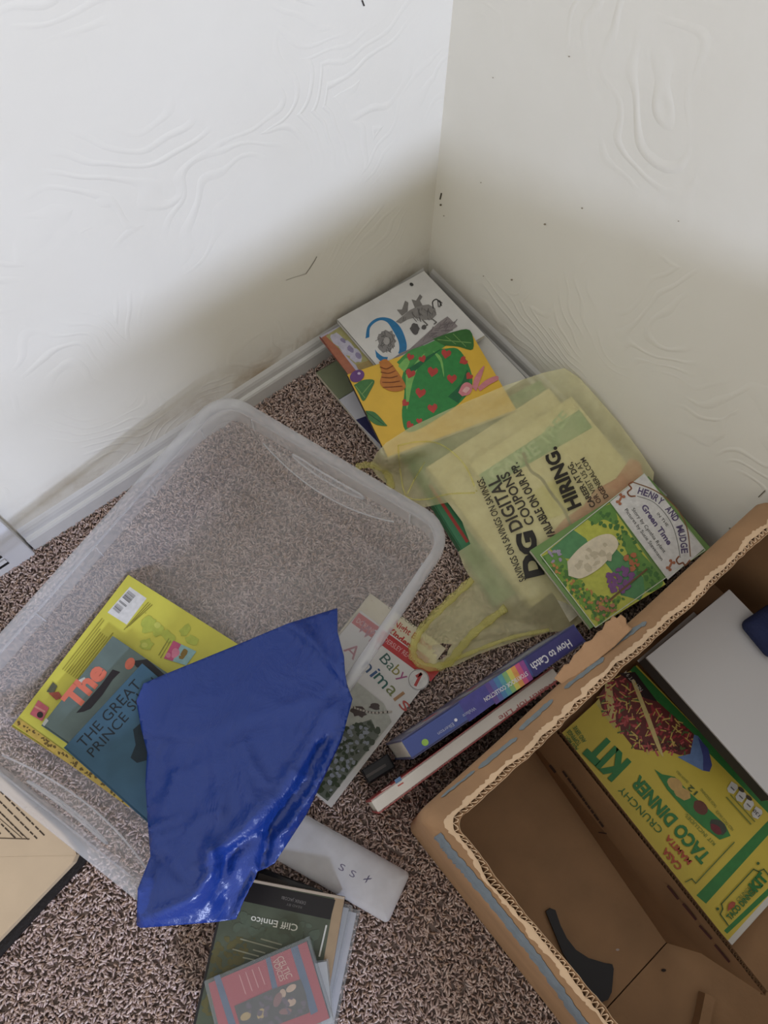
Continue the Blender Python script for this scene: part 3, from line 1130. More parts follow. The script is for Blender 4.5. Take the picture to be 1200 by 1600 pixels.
# ------------------------------------------------------------------ yellow carrier bag
BAG = film('yellow_bag_film', (238, 232, 182), 0.42, 0.32, tint=(253, 252, 236), noise=.07, scale=26, bump=.35, trans=.15)
BAGK = film('yellow_bag_folds', (230, 224, 146), 0.24, 0.3, tint=(253, 252, 232), noise=.10, scale=30, bump=.3, trans=.15)
bag_h = Height([(605, 690, .058), (640, 668, .070), (700, 640, .085), (790, 602, .104), (850, 582, .120), (882, 576, .128), (905, 592, .129), (932, 622, .126), (965, 660, .116), (1000, 708, .101), (1020, 740, .092),
                (745, 716, .100), (820, 680, .108), (895, 622, .117), (960, 720, .099), (870, 760, .094), (800, 790, .088), (900, 830, .083), (940, 800, .086), (868, 915, .073), (842, 940, .066), (1010, 775, .080), (985, 850, .076),
                (760, 830, .075), (720, 760, .088), (705, 776, .080), (740, 820, .078), (800, 912, .066), (700, 716, .092), (672, 728, .084), (660, 712, .076), (640, 745, .048), (610, 735, .030), (585, 725, .022), (640, 785, .030), (690, 785, .045), (720, 850, .045),
                (735, 905, .022), (800, 975, .026), (860, 985, .034), (890, 985, .040), (700, 950, .016), (655, 985, .012), (642, 1020, .012), (690, 1043, .012), (760, 1018, .018), (820, 1000, .026), (900, 900, .078), (920, 960, .070)],
               ridges=[([(745, 700), (700, 740), (650, 775)], .006, 7), ([(690, 690), (720, 720), (752, 770)], .006, 6), ([(640, 690), (632, 740), (628, 768)], .006, 6), ([(735, 900), (700, 940), (655, 1000)], .006, 7), ([(850, 985), (760, 985), (690, 1005)], .006, 7), ([(840, 925), (760, 960), (690, 1030)], .005, 6), ([(860, 640), (800, 670), (740, 705)], .004, 8), ([(890, 590), (800, 628), (700, 668)], .004, 9), ([(920, 610), (960, 680), (1000, 730)], .003, 6)])
HENRY = ([(835, 868), (1012, 733), (1103, 858), (924, 984)], [.1020, .1020, .1000, .1000], .007)
henry_fr = frame(HENRY[0], HENRY[1])
dk_fr = frame([(562, 955), (688, 1047), (514, 1256), (392, 1158)], [.0077] * 4)
bag_h = over(bag_h, bag_frs + [yellow_fr, dk_fr], .0020, .009, [(henry_fr, .007)])
bag = thing('carrier_bag', 'see-through yellow green plastic carrier bag full of books by the right wall', 'plastic bag', P(840, 800, RZ))
bag_outline = [(603, 692), (640, 668), (700, 640), (790, 602), (850, 582), (882, 575), (905, 590), (932, 620), (965, 658), (1000, 705), (1022, 738), (1016, 790), (960, 860), (935, 925), (918, 965), (890, 985), (858, 988), (800, 1004), (748, 1022), (712, 1040), (690, 1045), (660, 1040), (644, 1028), (641, 1012), (652, 988), (690, 948), (728, 914), (734, 902), (724, 884), (716, 862), (735, 850), (722, 815), (700, 785), (662, 793), (640, 782), (612, 762), (590, 745), (578, 728), (588, 708)]
bs = sheet('bag_sheet', bag_outline, bag_h, BAG, bag, 8.0, holes=[[(676, 1012), (692, 1006), (706, 1010), (698, 1024), (684, 1030)]])
# gathered handles: thicker folded film
def ribbon(name, pts, r, m, parent):
    q = smooth_path(pts, 6)
    p3 = [P(a[0], a[1], max(a[2], bag_h(a[0], a[1]) + r * .5)) for a in q]
    k = len(p3)
    rad = [r * (0.75 + 0.35 * math.sin(i * 0.9) ** 2) for i in range(k)]
    return tube(name, p3, rad, m, parent, 8, flat=0.35)


ribbon('handle', [(738, 905, .026), (700, 940, .02), (662, 978, .018), (646, 1008, .018), (648, 1030, .016), (672, 1043, .016), (700, 1036, .018), (720, 1012, .022), (745, 985, .026), (790, 950, .036)], .0062, BAGK, bag)
ribbon('handle', [(690, 1040, .014), (740, 1018, .02), (800, 996, .03), (858, 984, .05)], .003, BAGK, bag)
ribbon('crease', [(745, 768, .084), (725, 725, .086), (690, 695, .076), (655, 690, .066), (622, 696, .055)], .0012, BAGK, bag)
ribbon('crease', [(622, 696, .055), (626, 740, .046), (636, 776, .036), (668, 780, .045), (700, 772, .06), (742, 770, .084)], .0012, BAGK, bag)
ribbon('crease', [(636, 772, .042), (650, 745, .054), (664, 722, .066)], .0012, BAGK, bag)
ribbon('handle', [(612, 764, .016), (606, 742, .016), (592, 730, .016), (574, 726, .016), (556, 730, .014)], .0065, BAGK, bag)

SB = lambda x, y, l: P(x, y, bag_h(x, y) + 0.0012 + l)
ab = Art(SB, bs, .5)
K_ = (62, 55, 44)
ab.text('lettering', 'SAVINGS ON SAVINGS ON SAVINGS.', (822, 906), (754, 745), 11, K_, .015)
ab.text('lettering', 'DIGITAL', (817, 824), (778, 742), 21, K_, .02)
ab.text('lettering', 'COUPONS', (836, 816), (794, 736), 15, K_, .02)
ab.text('lettering', 'AVAILABLE ON OUR APP.', (874, 846), (808, 722), 13, K_, .03)
ab.text('logo', 'DG', (849, 898), (832, 828), 28, (40, 36, 30), .06)
ab.text('lettering', 'HIRING.', (908, 790), (868, 697), 22, (44, 38, 30), .04)
ab.text('lettering', 'CAREER AT DG,', (931, 790), (893, 722), 9, K_, .03)
ab.text('lettering', 'OR VISIT US AT', (940, 784), (905, 720), 8, K_, .01)
ab.text('lettering', 'DGENERAL.COM', (951, 776), (913, 714), 8, K_, .02)

# ------------------------------------------------------------------ green-bordered reader on the bag
t, fc, art, fr = book('reader_book', 'thin green-bordered reader about a boy and dog on the yellow bag', HENRY[0], HENRY[1], HENRY[2], (112, 152, 76), spine=1, rough=.3)
t['label'] = 'thin green-bordered easy reader with an arched white title panel on the yellow bag'
art.poly('picture', [(844, 868), (952, 786), (1040, 913), (930, 981)], (196, 200, 70))
art.polys('picture', [[(860, 858), (896, 828), (916, 842), (928, 868), (900, 874), (876, 872)], [(955, 850), (985, 880), (1014, 912), (1000, 938), (970, 930), (962, 900), (940, 872)]], (86, 150, 92))
art.polys('painted_bush', [[tuple(q) for q in smooth_path([(918, 812), (952, 788), (964, 806), (962, 820), (944, 812), (930, 820)], 4)], [tuple(q) for q in smooth_path([(970, 826), (984, 838), (1000, 862), (1020, 884), (1036, 912), (1010, 926), (1004, 900), (988, 880), (974, 852)], 4)], [tuple(q) for q in smooth_path([(846, 870), (868, 862), (888, 880), (880, 900), (862, 892)], 4)]], (104, 156, 66))
art.polys('painted_bush', spots([(918, 812), (952, 788), (1036, 912), (1010, 926), (985, 880)], 60, 3.5), (76, 128, 60))
art.polys('painted_meadow', spots([(846, 872), (880, 886), (930, 930), (975, 936), (935, 976)], 130, 4), (118, 164, 52))
art.polys('painted_meadow', spots([(846, 872), (880, 886), (930, 930), (975, 936), (935, 976)], 90, 3), (80, 130, 52))
art.polys('painted_meadow', spots([(850, 874), (880, 886), (930, 930), (970, 936), (935, 972)], 34, 2.4), (206, 140, 70))
art.polys('painted_meadow', spots([(850, 864), (872, 856), (884, 876), (866, 880)], 14, 2.6), (170, 156, 180))
# a pale boulder and a bed of purple flowers stand in for the figures
art.poly('painted_rock', [tuple(q) for q in smooth_path([(886, 878), (906, 856), (934, 838), (956, 836), (966, 852), (952, 872), (934, 890), (908, 904), (888, 900)], 4)], (230, 216, 184))
art.polys('painted_rock', spots([(896, 880), (930, 850), (960, 845), (955, 870), (915, 900)], 12, 5, .4), (206, 192, 160))
art.polys('painted_flowers', spots([(944, 896), (968, 884), (990, 900), (980, 920), (956, 930), (940, 914)], 40, 4.5), (134, 82, 142))
art.polys('painted_flowers', spots([(976, 872), (992, 866), (1000, 882), (986, 892)], 14, 4), (196, 112, 70))
art.polys('painted_flowers', spots([(930, 940), (960, 934), (962, 956), (940, 964)], 16, 3.5), (190, 124, 92))
art.line('painted_branch', [(952, 938), (1010, 890)], 3, (120, 86, 52))
art.poly('title_panel', [(953, 785), (1006, 741), (1099, 858), (1043, 906)], (226, 224, 220))
art.polys('panel_rule', stroke([(953, 785), (1043, 906)], 1.2) + stroke([(844, 868), (1006, 741)], 1.2) + stroke([(1006, 741), (1101, 860)], 1.2) + stroke([(930, 981), (1101, 860)], 1.2) + stroke([(844, 868), (930, 981)], 1.2), (214, 222, 200))
arc_o = [tuple(q) for q in smooth_path([(988, 754), (1020, 766), (1046, 784), (1064, 806), (1074, 832), (1078, 870)], 6)]
arc_i = [tuple(q) for q in smooth_path([(995, 776), (1018, 784), (1036, 800), (1050, 822), (1058, 848), (1062, 872)], 6)]
art.poly('green_corner', arc_o[8:-8] + [(1090, 848), (1030, 770)], (120, 154, 78))
art.line('arch_line', arc_o, 1.8, (150, 104, 66))
art.line('arch_line', arc_i, 1.0, (120, 120, 112))
art.line('arch_end', [tuple(q) for q in smooth_path([(988, 754), (982, 758), (986, 764), (980, 770), (984, 776), (992, 776)], 4)], 2.4, (176, 110, 76))
art.line('arch_end', [tuple(q) for q in smooth_path([(1060, 870), (1056, 876), (1060, 882), (1066, 880), (1070, 884), (1077, 876)], 4)], 2.4, (176, 110, 76))
mid = [tuple((np.array(a) + np.array(b)) / 2) for a, b in zip(arc_o, arc_i)]
art.arc_text('lettering', 'HENRY AND MUDGE', mid[1:-1], 10.5, 7.6, (98, 84, 124), .03)
art.text('lettering', 'IN THE', (1025, 804), (1041, 824), 4.5, (70, 68, 66), .0)
art.text('lettering', 'Green Time', (1001, 793), (1043, 853), 9, (98, 84, 128), .03)
art.text('lettering', 'Story by Cynthia Rylant', (986, 797), (1036, 865), 5.6, (62, 60, 60), .0)
art.text('lettering', 'Pictures by Sucie Stevenson', (975, 798), (1032, 877), 5.6, (62, 60, 60), .0)
for bx, by in ((968, 781), (1046, 884)):
    art.polys('printed_bone', stroke([(bx - 2, by + 5), (bx + 3, by - 5)], 3.4) + [ellipse(bx - 4, by + 4, 2.6, 2.4), ellipse(bx, by + 7, 2.6, 2.4), ellipse(bx + 1, by - 7, 2.6, 2.4), ellipse(bx + 6, by - 4, 2.6, 2.4)], (184, 112, 78))

# ------------------------------------------------------------------ readers beside and under the tub
t, fc, art, fr = book('reader_book', 'cream reader with red lettering peeking out under the baby animals reader', [(580, 932), (703, 1014), (540, 1215), (415, 1122)], [.0055] * 4, .002, (222, 210, 176), spine=3, rough=.35)
art.text('lettering', 'LITTLE CRITTER', (606, 950), (662, 992), 5.5, (90, 84, 70), 0)
art.text('lettering', 'Night Before', (614, 976), (672, 1016), 10, (196, 62, 50), .02)
art.text('lettering', 'Kindergarten', (604, 988), (668, 1036), 11, (200, 54, 46), .04)
art.poly('red_band', [(598, 990), (606, 986), (668, 1032), (662, 1040)], (196, 50, 46))
t, fc, art, fr = book('reader_book', 'baby animals reader with a red top band lying half under the tub', [(562, 955), (688, 1047), (514, 1256), (392, 1158)], [.0077] * 4, .002, (222, 218, 212), spine=3, rough=.3)
art.poly('red_band', [(561, 957), (687, 1048), (673, 1065), (549, 973)], (206, 50, 52))
art.text('lettering', 'DORLING KINDERSLEY READERS', (556, 972), (654, 1040), 8, (228, 170, 166), .0)
DKC = [(190, 96, 110), (70, 90, 150), (60, 120, 110), (70, 70, 110)]
art.text('lettering', 'Wild', (556, 983), (590, 1016), 20, (170, 80, 100), .0)
for ch_, p0, p1, c_ in (('B', (592, 1030), (601, 1041), (58, 96, 88)), ('a', (603, 1041), (609, 1049), (88, 120, 96)), ('b', (611, 1049), (619, 1057), (150, 140, 60)), ('y', (621, 1056), (629, 1065), (170, 80, 130))):
    art.text('lettering', ch_, p0, p1, 17, c_, .0)
for ch_, p0, p1, c_ in (('A', (536, 1016), (552, 1032), (180, 70, 90)), ('n', (564, 1041), (573, 1052), (60, 90, 130)), ('i', (577, 1055), (580, 1059), (60, 90, 140)), ('m', (583, 1059), (598, 1077), (40, 100, 90)), ('a', (602, 1078), (611, 1089), (120, 130, 66)), ('l', (614, 1092), (617, 1096), (180, 130, 80)), ('s', (622, 1102), (633, 1113), (200, 70, 60))):
    art.text('lettering', ch_, p0, p1, 21, c_, .0)
art.ell('seal', 654, 1062, 16.5, 16.5, (224, 220, 214), n=26)
art.line('seal_ring', ellipse(654, 1062, 15.5, 15.5, 0, 26) + [ellipse(654, 1062, 15.5, 15.5, 0, 26)[0]], 1.0, (150, 140, 140))
art.line('seal_number', [(649, 1071), (658, 1053), (651, 1057)], 4.6, (196, 52, 48))
# photograph on the lower cover: pale haze, dark animal and leafy ground
art.poly('cover_photo', [(556, 1064), (600, 1100), (612, 1128), (512, 1252), (452, 1206), (480, 1150)], (186, 186, 172))
art.poly('cover_photo', [(545, 1136), (580, 1124), (592, 1150), (540, 1215), (512, 1252), (452, 1206)], (104, 110, 96))
art.polys('cover_photo', spots([(545, 1136), (580, 1124), (592, 1146), (512, 1248), (460, 1206)], 120, 4.5), (60, 72, 48))
art.polys('cover_photo', spots([(545, 1136), (580, 1134), (585, 1150), (512, 1246), (460, 1206)], 70, 3.5), (150, 156, 164))
art.polys('cover_photo', [ellipse(560, 1112, 12, 8, 20, 14, .25), ellipse(585, 1104, 8, 5, 10, 12, .3)], (78, 62, 56))
art.line('cover_photo', [tuple(q) for q in smooth_path([(548, 1104), (566, 1110), (586, 1114), (612, 1112)], 4)], 3, (196, 184, 170))

# ------------------------------------------------------------------ upright books leaning towards the carton
def standing(name, label, sp, zs, depth_dir, depth, cover, spine_col, rough=.35, pages=(222, 216, 200), cat='book'):
    """sp: spine corners in photo (left-near cover, right-near cover, right-far, left-far)"""
    o, a, b, n, lu, lv = frame(sp, zs)
    dn = np.array(depth_dir, float)
    dn -= a * np.dot(dn, a)
    dn -= b * np.dot(dn, b)
    dn /= np.linalg.norm(dn)
    if dn[2] > 0:
        dn = -dn
    # stop on the floor
    low = min((o + b * 0)[2], (o + b * lv)[2], (o + a * lu)[2])
    dep = min(depth, (low - RZ) / -dn[2])
    t = thing(name, label, cat, o + a * lu / 2 + b * lv / 2 + dn * dep)
    ct = 0.0022
    s = box('spine', o, a * lu, b * lv, dn * ct, mat(spine_col, rough, .05, 40, spec=.4), t, .0006)
    f = box('front_cover', o, a * lu, b * ct, dn * dep, mat(cover, rough, .08, 40, spec=.4), t)
    box('back_cover', o + b * (lv - ct), a * lu, b * ct, dn * dep, mat(cover, rough, .08, 40), t)
    box('pages', o + b * ct + a * .002 + dn * ct, a * (lu - .004), b * (lv - 2 * ct), dn * (dep - ct - .004), page_mat(pages), t)
    art = Art(lambda x, y, l: on_plane(x, y, o, n) + n * l, s, rough)
    nf = np.cross(a, dn)
    if np.dot(nf, b) > 0:
        nf = -nf
    # here 'pixels' are millimetres along the spine and down the cover
    art2 = Art(lambda x, y, l: o + a * x * .001 + dn * y * .001 + nf * l, f, rough)
    return t, art, art2, (o, a, b, n, dn, lu, lv, dep)


t, art, art2, fr = standing('storybook', 'thick blue storybook standing spine up with a rainbow band between bag and carton', [(626, 1153), (897, 978), (915, 1000), (645, 1189)], [.195, .195, .1915, .1915], (0, -.3, -1), .22, (84, 84, 128), (58, 76, 152))
art.poly('spine_band', [(716, 1096), (812, 1034), (828, 1058), (733, 1128)], (70, 66, 150))
nb = 9
for i, c_ in enumerate([(96, 70, 150), (84, 96, 168), (70, 130, 180), (84, 160, 170), (130, 180, 110), (210, 200, 80), (226, 150, 70), (214, 80, 130), (150, 66, 150)]):
    f0, f1 = i / nb, (i + 1) / nb
    A0, A1, B0, B1 = (757, 1070), (817, 1031), (775, 1101), (833, 1061)
    art.poly('rainbow_band', [tuple(np.array(A0) + (np.array(A1) - A0) * f0), tuple(np.array(A0) + (np.array(A1) - A0) * f1), tuple(np.array(B0) + (np.array(B1) - B0) * f1), tuple(np.array(B0) + (np.array(B1) - B0) * f0)], c_)
art.poly('spine_band', [(820, 1029), (897, 978), (913, 1000), (836, 1058)], (58, 54, 124))
art.text('lettering', 'How to Catch', (888, 999), (828, 1038), 13, (222, 220, 226), .02)
art.text('lettering', 'STORYBOOK COLLECTION', (822, 1049), (755, 1091), 7, (226, 222, 228), .01)
art.text('lettering', 'Wallace', (741, 1104), (722, 1117), 6, (170, 176, 206), 0)
art.ell('star', 712, 1125, 2.6, 2.6, (224, 224, 236), n=10)
art.text('lettering', 'Elkerton', (707, 1129), (683, 1145), 6, (170, 176, 206), 0)
art.ell('sticker', 664, 1160, 5.5, 5.5, (146, 190, 70))
L_ = fr[5] * 1000
art2.polys('cover_art', [[(L_ * .08, 20), (L_ * .30, 14), (L_ * .30, 120), (L_ * .08, 128)], [(L_ * .38, 16), (L_ * .56, 20), (L_ * .56, 126), (L_ * .38, 120)], [(L_ * .64, 12), (L_ * .94, 18), (L_ * .94, 130), (L_ * .64, 124)]], (150, 156, 176))
art2.polys('cover_art', [[(L_ * .18, 60), (L_ * .26, 58), (L_ * .26, 110), (L_ * .18, 106)], [(L_ * .46, 70), (L_ * .52, 70), (L_ * .52, 112), (L_ * .46, 116)]], (196, 84, 96))

t, art, art2, fr = standing('textbook', 'white-spined health textbook standing spine up beside the blue storybook', [(572, 1240), (868, 1052), (884, 1070), (586, 1260)], [.1776, .1776, .1762, .1762], (0, -.22, -1), .20, (190, 44, 44), (214, 206, 196))
art.text('lettering', 'Health for Life', (866, 1064), (778, 1120), 9, (176, 96, 92), .01)
art.poly('printed_mark', [(616, 1219), (625, 1213), (628, 1219), (619, 1225)], (86, 124, 170))
art.polys('printed_mark', stroke([(622, 1228), (630, 1223)], 2), (200, 70, 60))
for k in range(2):
    art.line('small_print', [(596, 1236 + k * 4), (610, 1227 + k * 4)], 1.2, (200, 176, 166))

dvd = thing('disc_case', 'black plastic disc case under the upright textbooks', 'disc case', P(610, 1190, .009))
box('case', P(564, 1203, .022), P(606, 1177, .022) - P(564, 1203, .022), P(576, 1225, .022) - P(564, 1203, .022), (0, 0, -.018), mat((30, 28, 32), .3), dvd, .002)
a2 = Art(lambda x, y, l: P(x, y, .022 + l), dvd, .3)
a2.poly('label_strip', [(571, 1212), (602, 1193), (604, 1197), (573, 1216)], (96, 88, 84))

# ------------------------------------------------------------------ blue plastic bag over the tub
blue = bpy.data.materials.new('blue_bag_plastic')
blue.use_nodes = True
nt = blue.node_tree
b = nt.nodes['Principled BSDF']
b.inputs['Base Color'].default_value = lin((20, 52, 128))
b.inputs['Roughness'].default_value = 0.3
b.inputs['Specular IOR Level'].default_value = 0.5
tc = nt.nodes.new('ShaderNodeTexCoord')
n1 = nt.nodes.new('ShaderNodeTexNoise')
n1.inputs['Scale'].default_value = 16
n1.inputs['Detail'].default_value = 7
n1.inputs['Roughness'].default_value = 0.6
n1.inputs['Distortion'].default_value = 0.6
nt.links.new(tc.outputs['Object'], n1.inputs['Vector'])
bp = nt.nodes.new('ShaderNodeBump')
bp.inputs['Strength'].default_value = 0.65
bp.inputs['Distance'].default_value = 0.010
nt.links.new(n1.outputs['Fac'], bp.inputs['Height'])
nt.links.new(bp.outputs[0], b.inputs['Normal'])

blue_h = Height([(527, 950, .120), (450, 974, .095), (369, 1008, .078), (261, 1052, .082), (224, 1068, .084), (213, 1095, .080), (230, 1176, .086), (227, 1224, .090), (230, 1274, .105), (235, 1338, .150),
                 (215, 1389, .172), (213, 1446, .150), (275, 1446, .160), (335, 1441, .156), (369, 1436, .140), (402, 1362, .172), (429, 1349, .168), (480, 1271, .168), (534, 1156, .171), (551, 1092, .172), (541, 1068, .171), (537, 1025, .168), (527, 987, .145),
                 (300, 1100, .100), (400, 1060, .105), (470, 1020, .120), (300, 1200, .118), (400, 1150, .140), (480, 1100, .155), (300, 1300, .158), (400, 1250, .176), (290, 1395, .180), (450, 1200, .172)],
                ridges=[([(512, 1112), (470, 1190), (430, 1245), (385, 1290), (330, 1332)], .020, 34), ([(500, 1165), (466, 1232), (420, 1290), (352, 1338)], -.013, 15), ([(530, 1148), (500, 1215), (462, 1275), (432, 1310)], .012, 9),
                        ([(322, 1332), (326, 1368), (300, 1404), (232, 1432)], .014, 20), ([(250, 1345), (236, 1395)], -.007, 12), ([(398, 1372), (376, 1412), (366, 1434)], .010, 8), ([(350, 1350), (338, 1400)], -.014, 12), ([(275, 1210), (240, 1300)], .008, 18),
                        ([(440, 970), (500, 1010), (540, 1066)], .010, 14), ([(480, 970), (512, 1020)], -.010, 12), ([(222, 1140), (290, 1155), (420, 1110), (510, 1090)], .004, 16), ([(420, 1300), (408, 1350)], -.012, 10)])
for _ in range(46):
    cx_, cy_, an_, ln_ = random.uniform(225, 530), random.uniform(1000, 1430), random.uniform(0, math.pi), random.uniform(18, 60)
    blue_h.ridges.append(([(cx_ - ln_ * math.cos(an_), cy_ - ln_ * math.sin(an_)), (cx_ + random.uniform(-8, 8), cy_ + random.uniform(-8, 8)), (cx_ + ln_ * math.cos(an_), cy_ + ln_ * math.sin(an_))], random.choice((-1, 1)) * random.uniform(.0018, .0050) * (1.0 if cy_ > 1180 else .5), random.uniform(6, 16)))
bb_out = [(527, 950), (450, 974), (369, 1008), (261, 1052), (224, 1068), (213, 1095), (220, 1136), (230, 1176), (227, 1224), (230, 1274), (235, 1338), (215, 1389), (213, 1446), (220, 1450), (335, 1441), (369, 1436), (386, 1395), (402, 1362), (429, 1349), (480, 1271), (534, 1156), (551, 1092), (541, 1068), (537, 1025), (527, 987)]


def over_rim(x, y):
    z = blue_h(x, y)
    q = P(x, y, .165)[:2] - TUB_C
    u, v = abs(np.dot(q, TUB_E2)), abs(np.dot(q, TUB_E1))
    r0 = 0.05
    du, dv_ = u - (TUB_B / 2 - r0), v - (TUB_A / 2 - r0)
    d = (math.hypot(max(du, 0), max(dv_, 0)) + min(max(du, dv_), 0)) - r0   # 0 on the rim's outer edge
    if -0.03 < d < 0.015:
        f = min(1, (d + 0.03) / 0.010) if d < -0.02 else (1 if d < 0.005 else (0.015 - d) / 0.010)
        z = z + f * max(0, .1672 - z)
    return z


bbag = sheet('shopping_bag', bb_out, over(over_rim, [novel_fr], .003, .012), blue, None, 6.0, thick=0.0012)
tag(bbag, 'crumpled glossy dark blue plastic bag draped over the tub rim', 'plastic bag')

# ------------------------------------------------------------------ frosted sleeve and the disc pile
def soft_slab(name, corners, z, thick, r, m, parent):
    o, a, b_, n, lu, lv = frame(corners, z)
    c = (o + a * lu / 2 + b_ * lv / 2)
    loops = []
    for d, h in ((.010, 0), (.003, .12), (0, .35), (0, .6), (.0035, .85), (.010, .97), (.020, 1.0)):
        lp_ = []
        rr_ = max(.002, r - d)
        for sx, sy, a0 in ((1, 1, 0), (-1, 1, 90), (-1, -1, 180), (1, -1, 270)):
            for j in range(5):
                t = math.radians(a0 + 22.5 * j)
                q = c + a * (sx * (lu / 2 - d - rr_) + rr_ * math.cos(t)) + b_ * (sy * (lv / 2 - d - rr_) + rr_ * math.sin(t)) + n * (h - 1) * thick
                lp_.append(q)
        loops.append(lp_)
    vv, ff = loops_mesh(loops, True, True)
    ob = link(name, vv, ff, m, parent, True)
    return ob, o, n


SLV = film('milky_vinyl', (232, 232, 234), 0.72, 0.35, noise=.08, scale=30, bump=.15, trans=.3)
pouch = thing('plastic_sleeve', 'long milky white plastic sleeve with faint pen marks beside the blue bag', 'plastic sleeve', P(540, 1350, RZ))
sl, so, sn_ = soft_slab('sleeve', [(452, 1258), (640, 1364), (610, 1440), (404, 1334)], .020, .0165, .006, SLV, pouch)
ap = Art(lambda x, y, l: on_plane(x, y, so, sn_) + sn_ * l, sl, .5)
ap.text('pen_mark', 'S', (528, 1358), (536, 1362), 11, (120, 112, 140), 0)
ap.text('pen_mark', 'S', (545, 1368), (553, 1372), 11, (120, 112, 140), 0)
ap.text('pen_mark', 'x', (570, 1380), (582, 1372), 10, (92, 86, 120), 0)

CLEAR = film('clear_case', (200, 206, 206), 0.22, 0.15)


def jewel(name, label, corners, z, thick, insert, group='disc cases piled on the carpet', tray=(70, 70, 74), ins=0.004):
    o, a, b_, n, lu, lv = frame(corners, z)
    t = thing(name, label, 'disc case', o + a * lu / 2 + b_ * lv / 2 - n * thick, group)
    box('case', o - n * thick, a * lu, b_ * lv, n * thick, CLEAR, t, .0008)
    i = box('insert', o - n * .0022 + a * ins + b_ * ins, a * (lu - 2 * ins), b_ * (lv - 2 * ins), n * .0008, mat(insert, .4, .05, 40), t)
    box('tray', o - n * (thick - .001) + a * ins + b_ * ins, a * (lu - 2 * ins), b_ * (lv - 2 * ins), n * (thick * .5), mat(tray, .5), t)
    art = Art(lambda x, y, l: on_plane(x, y, o - n * .0014, n) + n * l, i, .35, step=.00003)
    return t, art


jewel('jewel_case', 'clear jewel case with a white insert under the green audio book', [(440, 1392), (566, 1424), (522, 1606), (396, 1580)], .010, .0062, (206, 206, 214))
jewel('jewel_case', 'clear jewel case with pale green edge sticking out under the audio book', [(432, 1386), (552, 1416), (512, 1600), (388, 1572)], .018, .007, (196, 200, 206))
dk = thing('disc_case', 'black glossy disc case between the sleeve and the green audio book', 'disc case', P(440, 1380, RZ), 'disc cases piled on the carpet')
box('case', P(395, 1350, .0225), P(505, 1392, .0225) - P(395, 1350, .0225), P(360, 1440, .0225) - P(395, 1350, .0225), (0, 0, -.004), mat((36, 34, 36), .2), dk, .0015)
box('paper_insert', P(405, 1364, .0226), P(450, 1378, .0226) - P(405, 1364, .0226), P(399, 1380, .0226) - P(405, 1364, .0226), (0, 0, .0002), mat((70, 62, 56), .3), dk)

o, a, b_, n, lu, lv = frame([(360, 1368), (538, 1403), (498, 1640), (296, 1610)], .046)
au = thing('audio_book', 'boxed audio book with mossy green cover and black top band', 'audio book', o + a * lu / 2 + b_ * lv / 2 - n * .022)
box('box', o - n * .022, a * lu, b_ * lv, n * .0215, mat((176, 148, 112), .5, .1, 60), au, .001)
fcv = box('front_cover', o - n * .0008, a * (lu - .012), b_ * lv, n * .0008, mat((82, 90, 70), .35, .3, 25), au)
box('spine', o - n * .022 - a * .0006, a * .003, b_ * lv, n * .0222, mat((34, 30, 32), .4), au)
box('top_edge', o - n * .022 - b_ * .0006, a * lu, b_ * .003, n * .0222, mat((190, 172, 150), .5), au)
aa = Art(lambda x, y, l: on_plane(x, y, o, n) + n * l, fcv, .35)
aa.polys('cover_mottle', spots([(340, 1470), (400, 1460), (330, 1590), (312, 1590)], 60, 6), (98, 92, 50))
aa.polys('cover_mottle', spots([(350, 1420), (500, 1450), (490, 1490), (345, 1450)], 40, 7), (86, 98, 78))
aa.poly('black_band', [(364, 1373), (524, 1406), (516, 1437), (352, 1402)], (28, 24, 26))
aa.text('small_print', 'DEREK JACOBI', (478, 1409), (441, 1400), 5, (120, 114, 110), 0)
aa.text('small_print', 'READ BY', (472, 1416), (448, 1411), 4, (100, 96, 92), 0)
aa.text('lettering', 'Cliff Ennico', (466, 1445), (393, 1431), 11, (222, 220, 204), .01)
for k, (p0, p1) in enumerate((((440, 1476), (408, 1467)), ((434, 1483), (376, 1467)), ((414, 1489), (396, 1484)), ((404, 1494), (364, 1483)), ((398, 1500), (380, 1496)))):
    aa.polys('small_print', stroke([p0, p1], 2.2), (150, 150, 124))
aa.polys('white_rule', stroke([(510, 1446), (499, 1494)], 2.6), (214, 212, 200))
t, art = jewel('jewel_case', 'disc jewel case with red and blue banded cover atop the audio book', [(317, 1531), (481, 1467), (524, 1596), (352, 1668)], [.0580, .0660, .0660, .0580], .0105, (178, 62, 66))
art.poly('blue_band', [(334, 1526), (343, 1522), (370, 1604), (360, 1610)], (84, 98, 122))
art.poly('blue_band', [(454, 1482), (465, 1477), (497, 1580), (486, 1586)], (84, 98, 122))
art.poly('blue_band', [(415, 1498), (422, 1495), (434, 1544), (426, 1548)], (84, 98, 122))
art.text('lettering', 'CELTIC', (432, 1497), (448, 1530), 11, (206, 166, 140), 0)
art.text('lettering', 'VOICES', (425, 1501), (438, 1534), 9, (206, 166, 140), 0)
for k in range(4):
    art.polys('small_print', stroke([(374 + k * 10, 1523 - k * 4), (384 + k * 10, 1553 - k * 5)], 1.4), (216, 140, 130))
art.poly('cover_painting', [(366, 1572), (424, 1546), (470, 1530), (478, 1552), (484, 1582), (420, 1606), (378, 1612)], (82, 74, 66))
art.polys('cover_painting', [ellipse(455, 1544, 9, 5, -35), ellipse(455, 1566, 8, 6, -25), ellipse(442, 1552, 5, 7, 0)], (196, 160, 128))
art.polys('cover_painting', [ellipse(434, 1562, 6, 12, 20), ellipse(446, 1580, 10, 5, -10)], (140, 92, 84))
art.polys('cover_painting', [ellipse(408, 1584, 6, 9, 20), ellipse(384, 1588, 9, 6, -30)], (176, 144, 84))
art.polys('cover_painting', spots([(372, 1574), (424, 1550), (478, 1555), (482, 1580), (420, 1604)], 30, 4), (104, 84, 90))
